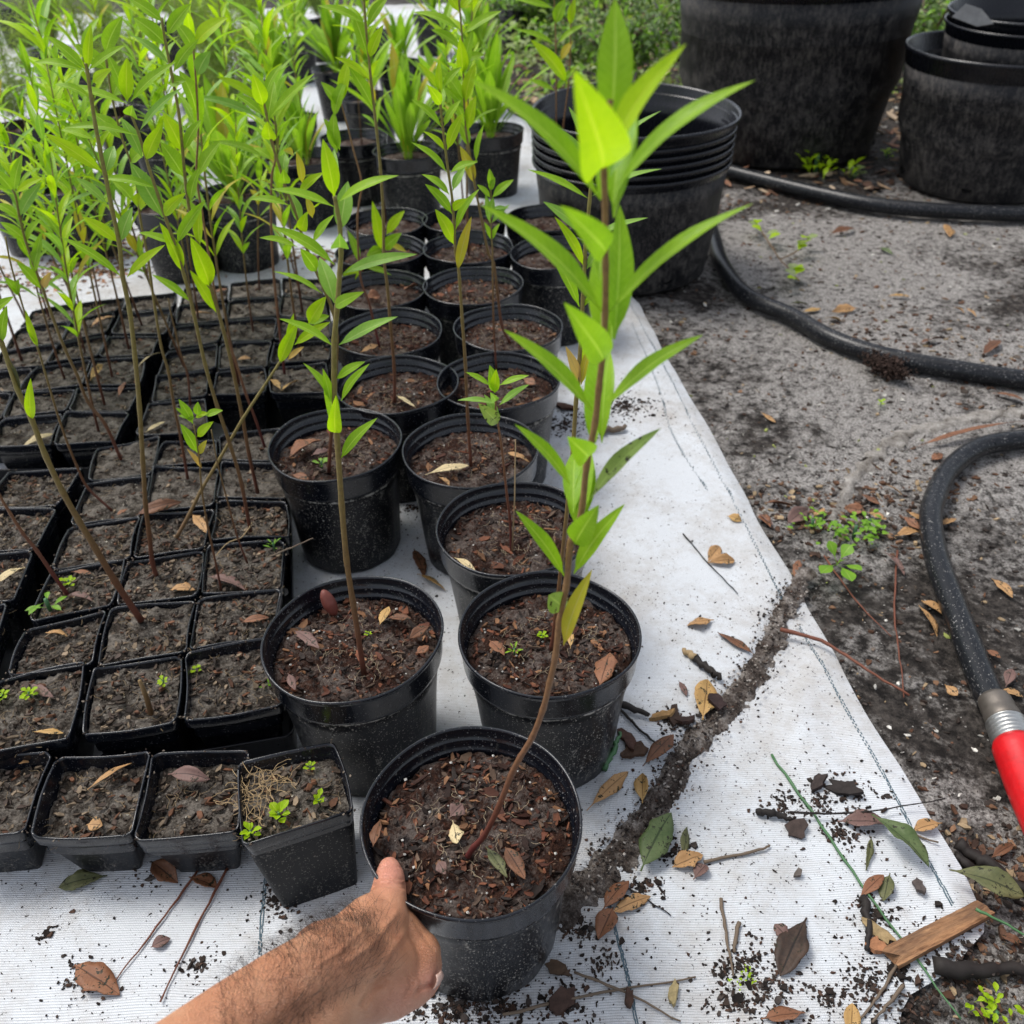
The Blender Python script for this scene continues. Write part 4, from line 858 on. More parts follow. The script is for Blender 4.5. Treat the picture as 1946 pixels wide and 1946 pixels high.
# plants standing in the square pots ------------------------------------------------
s1 = S1; s3 = S3
traced('thick leaning milkweed stem cut off by the left picture edge', S2(805, 238), .095,
  [s1(660, 1880), s1(540, 1680), s1(450, 1530), s1(360, 1370), s1(260, 1160), s1(180, 950), s1(100, 780), s1(10, 520), s3(-60, 1800), s3(-130, 1600)],
  T([(s1(185, 955), s1(175, 715), 55, -.01, 'bright', 15), (s1(15, 510), s1(40, 300), 55, 0, 'green', 25), (s1(0, 520), s1(-90, 330), 60, 0, 'green', 25), (s1(120, 800), s1(10, 560), 18, 0, 'olive', 60), (s3(-60, 1790), s3(80, 1690), 50, 0, 'green')], 3), rad=.0030)
traced('straight milkweed from the big curled brown leaf pot, tall and leafy', S2(890, -20), .093,
  [s1(868, 1760), s1(850, 1600), s1(830, 1440), s1(815, 1200), s1(795, 880), s1(770, 600), s1(740, 340), s1(700, 140), s3(680, 1390), s3(640, 1200), s3(600, 1000), s3(570, 850), s3(545, 720), s3(520, 560), s3(500, 420), s3(490, 360)],
  T([(s3(695, 1580), s3(343, 1350), 45, 0, 'green', 35), (s3(725, 1580), s3(942, 1395), 50, 0, 'bright', 35), (s3(680, 1385), s3(470, 1235), 60, 0, 'bright', 30), (s3(685, 1380), s3(755, 1180), 75, .01, 'blue', 15), (s3(590, 985), s3(250, 758), 70, -.01, 'bright', 25), (s3(600, 990), s3(650, 830), 75, .02, 'blue', 12),
   (s3(610, 1160), s3(430, 1010), 50, 0, 'blue', 30), (s3(545, 800), s3(345, 740), 40, 0, 'green', 45), (s3(500, 400), s3(520, 140), 55, 0, 'bright', 20), (s3(490, 400), s3(260, 200), 60, 0, 'green', 25), (s3(505, 400), s3(720, 255), 45, 0, 'green', 35), (s3(480, 400), s3(190, 355), 45, 0, 'green', 40), (s3(520, 560), s3(310, 480), 40, 0, 'green', 45), (s3(530, 470), s3(640, 390), 55, -.02, 'bright', 15)], 3), rad=.0024)
traced('milkweed with a folded top cluster, from the near tray right column', s1(1428, 1590), .095,
  [s1(1375, 1310), s1(1310, 1090), s1(1240, 880), s1(1170, 640), s1(1100, 330), s1(1050, 130), s3(1000, 1400), s3(950, 1260), s3(900, 1110), s3(850, 960), s3(820, 860), s3(790, 760), s3(755, 670), s3(735, 600)],
  T([(s3(1088, 1722), s3(865, 1565), 40, 0, 'green', 40), (s3(1045, 1555), s3(910, 1268), 75, 0, 'bright', 18), (s3(1005, 1390), s3(1172, 1140), 60, 0, 'green', 30), (s3(1000, 1395), s3(790, 1325), 40, 0, 'green', 45), (s3(930, 1240), s3(742, 925), 110, .01, 'blue', 15), (s3(935, 1235), s3(1060, 1100), 60, -.01, 'bright', 25),
   (s3(895, 1075), s3(570, 1018), 40, 0, 'green', 45), (s3(830, 915), s3(930, 700), 75, -.01, 'bright', 18), (s3(810, 900), s3(690, 670), 70, .01, 'blue', 18), (s3(790, 775), s3(358, 730), 38, 0, 'green', 45), (s3(800, 740), s3(1040, 500), 45, 0, 'blue', 40), (s3(745, 660), s3(755, 600), 80, -.03, 'green', 5),
   (s3(725, 590), s3(318, 488), 45, 0, 'green', 45), (s3(725, 580), s3(605, 295), 60, .01, 'green', 25), (s3(725, 580), s3(725, 325), 80, 0, 'bright', 15), (s3(745, 580), s3(1005, 352), 55, 0, 'green', 35)], 3), rad=.0020)
traced('milkweed with broad bright lower leaves, from the near tray right column back', s1(1470, 1370), .095,
  [s1(1420, 1150), s1(1380, 930), s1(1330, 680), s1(1270, 430), s1(1220, 260), s3(1190, 1600), s3(1140, 1420), s3(1090, 1250), s3(1060, 1060), s3(1040, 850), s3(1020, 650), s3(980, 430), s3(945, 250), s3(920, 100)],
  T([(s3(1232, 1780), s3(1082, 1540), 60, 0, 'bright', 25), (s3(1200, 1640), s3(1085, 1350), 105, -.01, 'bright', 12), (s3(1140, 1400), s3(1145, 1180), 50, 0, 'bright', 30), (s3(1085, 1150), s3(1140, 950), 55, 0, 'green', 25), (s3(1050, 1010), s3(915, 810), 95, 0, 'green', 18), (s3(1045, 870), s3(930, 640), 90, 0, 'bright', 20),
   (s3(1050, 850), s3(1150, 680), 60, 0, 'green', 30), (s3(960, 480), s3(1060, 460), 60, 0, 'green', 30), (s3(990, 410), s3(1135, 220), 55, 0, 'green', 30), (s3(960, 360), s3(750, 200), 50, 0, 'blue', 40), (s3(950, 260), s3(760, 100), 85, 0, 'green', 25), (s3(950, 200), s3(1090, 20), 70, 0, 'green', 30), (s3(935, 130), s3(720, -20), 60, 0, 'green', 30)], 3), rad=.0021)
traced('thin brown stemmed milkweed crossing the leaning branch', s1(1510, 1110), .095,
  [s1(1460, 960), s1(1400, 800), s1(1340, 610), s1(1275, 440), s3(1230, 1700), s3(1190, 1450), s3(1150, 1200), s3(1120, 1000), s3(1130, 750), s3(1120, 500), s3(1100, 250)],
  T([(s3(1160, 1280), s3(1000, 1120), 60, 0, 'green'), (s3(1125, 1010), s3(1260, 800), 60, 0, 'green'), (s3(1120, 650), s3(1020, 400), 80, 0, 'green'), (s3(1125, 430), s3(1200, 290), 70, 0, 'blue'), (s3(1110, 300), s3(990, 120), 80, 0, 'green'), (s3(1105, 260), s3(1300, 100), 80, 0, 'bright')], 3), rad=.0017, stemmat='stemred')
traced('short leafless broken stem among the far tray pots', s1(1085, 870), .095, [s1(1070, 700), s1(1030, 580), s1(1000, 450), s1(975, 350), s1(960, 262)], [], rad=.0015)
traced('green-brown milkweed stem rising from the near tray back row', s1(1070, 1290), .095,
  [s1(1035, 1080), s1(990, 860), s1(960, 680), s1(920, 540), s1(885, 330), s1(860, 150), s3(840, 1450), s3(800, 1250), s3(770, 1000), s3(700, 800), s3(640, 560), s3(600, 300)],
  T([(s3(760, 1150), s3(640, 1030), 60, 0, 'green'), (s3(790, 1190), s3(820, 1090), 70, 0, 'bright'), (s3(740, 930), s3(860, 830), 70, 0, 'green'), (s3(700, 800), s3(520, 640), 70, 0, 'green'), (s3(640, 560), s3(760, 350), 80, 0, 'green'), (s3(610, 400), s3(430, 250), 80, 0, 'green'), (s3(600, 310), s3(700, 90), 80, 0, 'green')], 3), rad=.0017)
traced('slim curved milkweed stem with a drooping leaf pair, left of the straight one', s1(640, 1472), .095,
  [s1(500, 1340), s1(440, 1220), s1(390, 1100), s1(340, 960), s1(300, 830), s1(255, 680), s1(220, 560), s1(160, 400), s1(110, 240), s3(60, 1500), s3(30, 1350)],
  T([(s1(218, 545), s1(145, 325), 38, 0, 'bright', 20), (s1(205, 520), s1(150, 430), 30, 0, 'green'), (s1(108, 250), s1(25, 140), 45, 0, 'green'), (s1(95, 240), s1(105, 150), 40, 0, 'green')], 3), rad=.0014)
traced('brown stemmed milkweed with three pairs of leaves near the left edge', s1(690, 1180), .095,
  [s1(600, 980), s1(500, 850), s1(440, 700), s1(370, 550), s1(300, 370), s1(245, 210), s3(190, 1500), s3(145, 1370), s3(110, 1230), s3(90, 1120), s3(70, 1080)],
  T([(s1(238, 210), s1(92, 50), 60, 0, 'green', 25), (s1(190, 120), s1(240, -60), 55, 0, 'green'), (s3(145, 1370), s3(0, 1265), 50, 0, 'green'), (s3(150, 1375), s3(235, 1250), 40, 0, 'green'), (s3(105, 1240), s3(-20, 1160), 50, 0, 'green'), (s3(115, 1230), s3(240, 1035), 60, 0, 'blue', 25),
   (s3(90, 1100), s3(250, 1010), 40, 0, 'bright'), (s3(80, 1090), s3(128, 875), 55, 0, 'green', 20), (s3(75, 1090), s3(-40, 960), 60, 0, 'green', 20), (s3(200, 1510), s3(240, 1320), 45, 0, 'green', 25), (s1(245, 205), s1(290, 110), 40, 0, 'orange', 20)], 3), rad=.0020, stemmat='stem')
traced('red stem sloping in from the left edge over the near tray', S2(385, 90), .095, [s1(300, 1830), s1(210, 1700), s1(130, 1600), s1(60, 1490), s1(0, 1390), s1(-80, 1230)], [], rad=.0020, stemmat='stemred')
traced('broken branch leaning right over the near tray, leaves bunched at its tip', s1(1008, 1622), .102,
  [s1(1080, 1490), s1(1150, 1350), s1(1250, 1180), s1(1380, 955), s1(1480, 800), s1(1585, 640), s1(1640, 560)],
  T([(s1(1595, 635), s1(1700, 395), 70, 0, 'bright', 15), (s1(1660, 560), s1(1675, 345), 40, 0, 'bright', 30), (s1(1680, 525), s1(1885, 395), 55, 0, 'bright', 25), (s1(1760, 405), s1(1860, 250), 85, -.01, 'bright', 12), (s1(1760, 405), s1(1880, 360), 50, 0, 'green', 25), (s1(1640, 610), s1(1735, 535), 30, 0, 'orange', 30)], 3), rad=.0021, stemmat='stemtan', lean=.05, name='broken_branch')
traced('small bright seedling top above the near tray middle, one yellow leaf', s1(1262, 1925), .095,
  [s1(1215, 1700), s1(1180, 1540), s1(1150, 1350), s1(1140, 1220), s1(1130, 1130), s1(1105, 980)],
  T([(s1(1125, 1140), s1(1028, 975), 60, 0, 'green', 18), (s1(1135, 1150), s1(1180, 1068), 40, 0, 'yellow', 20), (s1(1125, 1050), s1(1218, 962), 50, -.01, 'bright', 20), (s1(1100, 975), s1(1018, 835), 50, 0, 'green', 20), (s1(1100, 960), s1(1000, 885), 30, 0, 'green', 30), (s1(1110, 945), s1(1020, 930), 35, 0, 'green', 30),
   (s1(1115, 940), s1(1190, 915), 35, 0, 'bright', 30), (s1(1130, 930), s1(1128, 850), 45, 0, 'green', 15), (s1(1170, 930), s1(1272, 900), 40, 0, 'green', 30), (s1(1150, 1230), s1(1065, 1118), 28, 0, 'orange', 20)], 3), rad=.0011)
traced('thin green stem without leaves in the near tray right column', s1(1410, 1770), .095, [s1(1350, 1610), s1(1290, 1390), s1(1240, 1200), s1(1205, 1010)], [], rad=.0010)
traced('tall milkweed with narrow curved leaves above the potted rosette', s1(1622, 690), .095,
  [s1(1605, 540), s1(1580, 320), s1(1560, 120), s3(1550, 1400), s3(1545, 1200), s3(1550, 1000), s3(1570, 900), s3(1545, 760), s3(1520, 660), s3(1500, 580)],
  T([(s3(1540, 910), s3(1195, 808), 38, 0, 'green', 45), (s3(1535, 800), s3(1535, 700), 80, -.02, 'bright', 8), (s3(1485, 670), s3(1118, 552), 42, 0, 'blue', 40), (s3(1545, 680), s3(1790, 418), 45, 0, 'green', 40), (s3(1500, 590), s3(1232, 435), 45, 0, 'bright', 30), (s3(1500, 600), s3(1440, 420), 75, -.01, 'bright', 12), (s3(1510, 500), s3(1610, 358), 45, 0, 'bright', 20), (s3(1550, 640), s3(1555, 500), 45, .01, 'blue', 20)], 3), rad=.0019, stemmat='stemred')
# ================================================================== GENERIC PLANTS (copied, own labels)
def generic(seed, h, loc):
    random.seed(seed); root = empty('milkweed_plant', loc, 'x', 'plant', 'milkweed plants crowding the back trays')
    bx, by = U(-.10, .10), U(-.06, .06); pts = [Vector((bx*h*t*t, by*h*t*t, h*t)) for t in [i/8 for i in range(9)]]
    mb = MB(); tube(mb, pts, [.0021*(1.1-.6*i/8) for i in range(9)], 6); mb.build('stem', M['stem'], root)
    n = int(h/.036); a = U(0, 3.14)
    for k in range(n):
        t = .38+.62*(k+.5*rnd())/n
        if t > 1: t = 1
        p = Vector((bx*h*t*t, by*h*t*t, h*t)); a += math.pi/2+U(-.25, .25)
        for s in (0, 1):
            if rnd() < .08 and t < .7: continue
            aa = a+s*math.pi+U(-.15, .15); el = math.radians(U(28, 50)+30*(t > .93)); L = U(.065, .095)*(1-.35*(t > .93))
            d = Vector((math.cos(aa)*math.cos(el), math.sin(aa)*math.cos(el), math.sin(el)))
            mb = MB(); leaf(mb, p, p+d*L, L*U(.13, .18), Vector((0, 0, 1)), sag=U(.05, .16), fold=.3, nl=9, twist=U(-.6, .6))
            mb.build('leaf', M['yellow' if (t < .5 and rnd() < .15) else random.choice(['green', 'green', 'bright', 'bright', 'blue'])], root)
    return root
protos = [generic(900+i, h, (0, -3-i, 0)) for i, h in enumerate((.50, .56, .44, .60, .48, .53))]
used = set(); GI = 0
WHERE = []
def put(p, label, sc_=1., tilt=(0, 0), group=None):
    global GI
    i = GI % len(protos); GI += 1
    o = protos[i] if i not in used else copy_tree(protos[i]); used.add(i)
    o.location = p; o.rotation_euler = (tilt[0], tilt[1], U(0, 6.28)); o.scale = (sc_,)*3; o['label'] = label
    if group: o['group'] = group
    return o
random.seed(44)
vac = [('m', 1, 1), ('m', 2, 0), ('m', 2, 2), ('m', 3, 0), ('m', 3, 1), ('m', 4, 0), ('m', 4, 2), ('m', 5, 0), ('m', 5, 1), ('m', 5, 2),
       ('l', 0, 0), ('l', 1, 0), ('l', 1, 2), ('l', 2, 0), ('l', 2, 1), ('l', 2, 2), ('l', 3, 0), ('l', 3, 1), ('l', 3, 2), ('l', 4, 0), ('l', 4, 1), ('l', 4, 2), ('l', 5, 0), ('l', 5, 1), ('l', 5, 2)]
for k in vac:
    if k not in SQ: continue
    c = SQ[k]; side = 'left' if k[0] == 'm' else 'right'
    put((c.x+U(-.01, .01), c.y+U(-.01, .01), .088), 'milkweed in the %s tray, row %s, %s pot from the %s' % ('far' if k[0] == 'm' else 'left', ordn[k[1]], ordn[k[2]], side), U(.72, 1.05), (U(-.10, .10), U(-.05, .16)))
for i, (n, lb) in enumerate(zip(((724, 475), (733, 420), (882, 415), (800, 470)), ('milkweed in the half hidden left column pot', 'milkweed in the left column rear pot', 'milkweed in the rear middle column pot', 'milkweed in grey-brown soil behind the dented rim pot'))):
    p = G(n, .15) if i < 3 else Vector((RP['M'][0], RP['M'][1], 0)); 
    if i in (1, 2, 3): put((p.x, p.y, .148), lb, U(.8, 1.), (U(-.05, .05), U(-.05, .05)), 'milkweed plants crowding the back pots')
# ================================================================== BACK POTS WITH ROSETTES
def rosette(loc, seed, n, L, label, kind='rosette', name='rosette_plant'):
    random.seed(seed); root = empty(name, loc, label, 'plant', 'leafy plants in the back pots')
    for k in range(n):
        a = U(0, 6.28); el = math.radians(U(38, 86)); l = L*U(.6, 1.1); d = Vector((math.cos(a)*math.cos(el), math.sin(a)*math.cos(el), math.sin(el)))
        p = Vector((U(-.01, .01), U(-.01, .01), 0)); mb = MB()
        leaf(mb, p, p+d*l, l*U(.085, .135), Vector((0, 0, 1)) if el < 1.2 else Vector((-math.cos(a), -math.sin(a), .3)), sag=U(.02, .1), fold=.3, nl=9, shape=.6, pet=.15, twist=U(-.4, .4))
        mb.build('leaf', M[kind if rnd() > .06 else 'yellow'], root)
    return root
back = [((447, 368), 'round pot with a broad-leaved rosette, standing alone on the white cloth', 1), ((775, 287), 'round pot with a tall pale rosette behind the middle column', 1), ((932, 248), 'round pot nearest the narrow white cloth strip at the back', 1),
        ((325, 385), 'dark round pot half hidden left of the lone rosette pot', 0), ((672, 262), 'dark round pot left of the tall pale rosette pot', 0), ((575, 300), 'dark round pot behind narrow curved leaves, back row', 2), ((850, 205), 'dark round pot between the two back rosettes', 2),
        ((35, 345), 'dark round pot at the left picture edge behind the trays', 0), ((135, 352), 'dark round pot second from the left behind the trays', 3), ((40, 240), 'pot of feathery yellow-green foliage at the left edge', 3), ((260, 120), 'far black pot with feathery foliage on the cloth', 3),
        ((400, 190), 'far black pot left of the back leafy pots', 3), ((520, 160), 'far black pot in the middle of the back row', 1), ((640, 130), 'far black pot with green rosette, back row', 1), ((760, 120), 'far black pot in shade, back row', 2), ((905, 120), 'far black pot beside the litter bank', 1), ((22, 22), 'farthest black pot at the top left corner', 0), ((980, 15), 'far black pot at the top edge by the litter bank', 0), ((820, 30), 'far black pot at the top edge, left of the litter bank', 2), ((330, 45), 'far black pot under feathery foliage at the top', 3)]
def feathery(loc, seed, label):
    random.seed(seed); root = empty('feathery_plant', loc, label, 'plant', 'leafy plants in the back pots')
    for s in range(4):
        a = U(0, 6.28); tl = Vector((math.cos(a)*.10, math.sin(a)*.10, U(.24, .36))); pts = [tl*t+Vector((0, 0, .02*math.sin(3*t))) for t in (0, .33, .66, 1)]
        mb = MB(); tube(mb, pts, .0015, 5); mb.build('stem', M['stem'], root)
        mb = MB()
        for _ in range(1500):
            t = U(.15, 1); p = tl*t; d = Vector((U(-1, 1), U(-1, 1), U(-.1, 1))).normalized(); l = U(.02, .05)
            q = p+d*l*U(.2, 1.2); e = Vector((U(-1, 1), U(-1, 1), U(0, 1))).normalized()*U(.01, .026); s_ = d.cross(e).normalized()*.0011
            mb.add([q-s_, q+s_, q+e], [(0, 1, 2)])
        mb.build('foliage', M['fern'], root)
back[8] = ((135, 352), back[8][1], 0)
for i, (n, lb, kd) in enumerate(back):
    p = G(n, .165); round_pot((p.x, p.y, .006), 60+i, lb, hi=False, chips=40, H=.162, R_=.086, group='black pots of leafy plants at the back', name='plant_pot')
    if kd in (1, 2): rosette((p.x, p.y, .145), 80+i, 44 if kd == 1 else 28, .24 if kd == 1 else .2, 'broad-leaved rosette in the ' + ' '.join(lb.replace('round pot ', 'pot ').split()[:10]))
    if kd == 3: feathery((p.x, p.y, .145), 80+i, 'feathery pale plant in the ' + ' '.join(lb.split()[:11]))
random.seed(77)
for i, (n, lb) in enumerate((((447, 360), 'milkweed stem standing in the lone rosette pot'), ((575, 295), 'milkweed in the dark pot behind narrow curved leaves'), ((640, 130), 'milkweed beside the far green rosette, back row'), ((520, 160), 'milkweed in the far middle back row pot'), ((400, 190), 'milkweed left in the far back row'), ((325, 380), 'milkweed in the dark pot left of the lone rosette pot'),
      ((672, 262), 'milkweed in the dark pot left of the tall pale rosette'), ((905, 120), 'milkweed in the pot beside the litter bank'), ((850, 205), 'milkweed between the two back rosettes'), ((35, 345), 'milkweed in the dark pot at the left picture edge'), ((135, 352), 'milkweed in the second dark pot from the left'))):
    p = G(n, .165); put((p.x+.02, p.y-.01, .145), lb, U(.7, .95), (U(-.06, .06), U(-.06, .06)), 'milkweed plants crowding the back pots')
# fill of the crowded far left: more feathery plants and milkweeds, each in its own pot
random.seed(505)
more = [((95, 95), 3), ((190, 60), 0), ((480, 60), 3), ((560, 75), 2), ((230, 215), 3), ((310, 260), 0), ((455, 245), 3), ((545, 225), 0), ((700, 185), 2), ((610, 40), 3), ((700, 60), 0), ((150, 150), 0), ((385, 110), 3)]
wh = ['in the first gap', 'nearest the top left corner']
names_ = ['top left corner, second pot in', 'top left, behind the straight milkweed', 'top, under the fern haze left of centre', 'top, right of the fern haze', 'behind the two leaning stems at left', 'on cloth left of the lone rosette', 'right behind the lone rosette', 'between lone rosette and tall pale rosette',
          'just behind the tall pale rosette', 'top edge, above narrow curved leaves', 'top edge, left of the middle column', 'on cloth patch at the far left', 'far left centre, among feathery leaves']
for i, ((n, kd), nm_) in enumerate(zip(more, names_)):
    p = G(n, .165); round_pot((p.x, p.y, .006), 160+i, 'crowded back pot, ' + nm_, hi=False, chips=20, H=.162, R_=.084, group='black pots of leafy plants at the back')
    if kd == 2: rosette((p.x, p.y, .145), 180+i, 18, .22, 'broad-leaved rosette, ' + nm_)
    if kd == 3: feathery((p.x, p.y, .145), 180+i, 'feathery pale plant, ' + nm_)
    put((p.x+.03, p.y-.02, .145), 'milkweed stem, ' + nm_, U(.75, 1.), (U(-.08, .08), U(-.1, .1)), 'milkweed plants crowding the back pots')
# ================================================================== FALLEN LEAVES
def floor_z(x, y, on):
    return {'A': cz(x, y, .009)+.0012, 'B': cz(x, y, .004)+.0012, 'g': gz(x, y)+.004, 'rp': .156, 'sq': .096, 'sf': .081}.get(on, on)
def fallen(label, b, t, wpx, color, on='A', curl=None, lift=.0015, name='fallen_leaf', group='fallen leaves', fold=None):
    zz = .156 if on == 'rp' else .094 if on == 'sq' else .078 if on == 'sf' else None
    b0, t0 = G(b, zz or 0), G(t, zz or 0)
    for p in (b0, t0): p.z = (zz if zz else floor_z(p.x, p.y, on)) + lift
    wd = wpx/(1946*FN)*depth((b0+t0)/2); c = (b0+t0)/2
    # picture-width foreshortens along depth: compensate when the leaf lies sideways
    d = (t0-b0).normalized(); wd *= 1+.5*abs(d.x); L = (t0-b0).length
    sg = U(.02, .10) if curl is None else curl
    mb = MB(); leaf(mb, b0, t0, wd, Vector((U(-.25, .25), U(-.25, .25), 1)), sag=sg, fold=U(-.1, .6) if fold is None else fold, nl=22, shape=U(.40, .58), pet=U(.05, .12), twist=U(-.9, .9), rag=U(.05, .34))
    # give it body
    o = mb.build(name, M[color], None, org=c); md = o.modifiers.new('thick', 'SOLIDIFY'); md.thickness = .0004
    return tag(o, label, 'leaf', group)
random.seed(11)
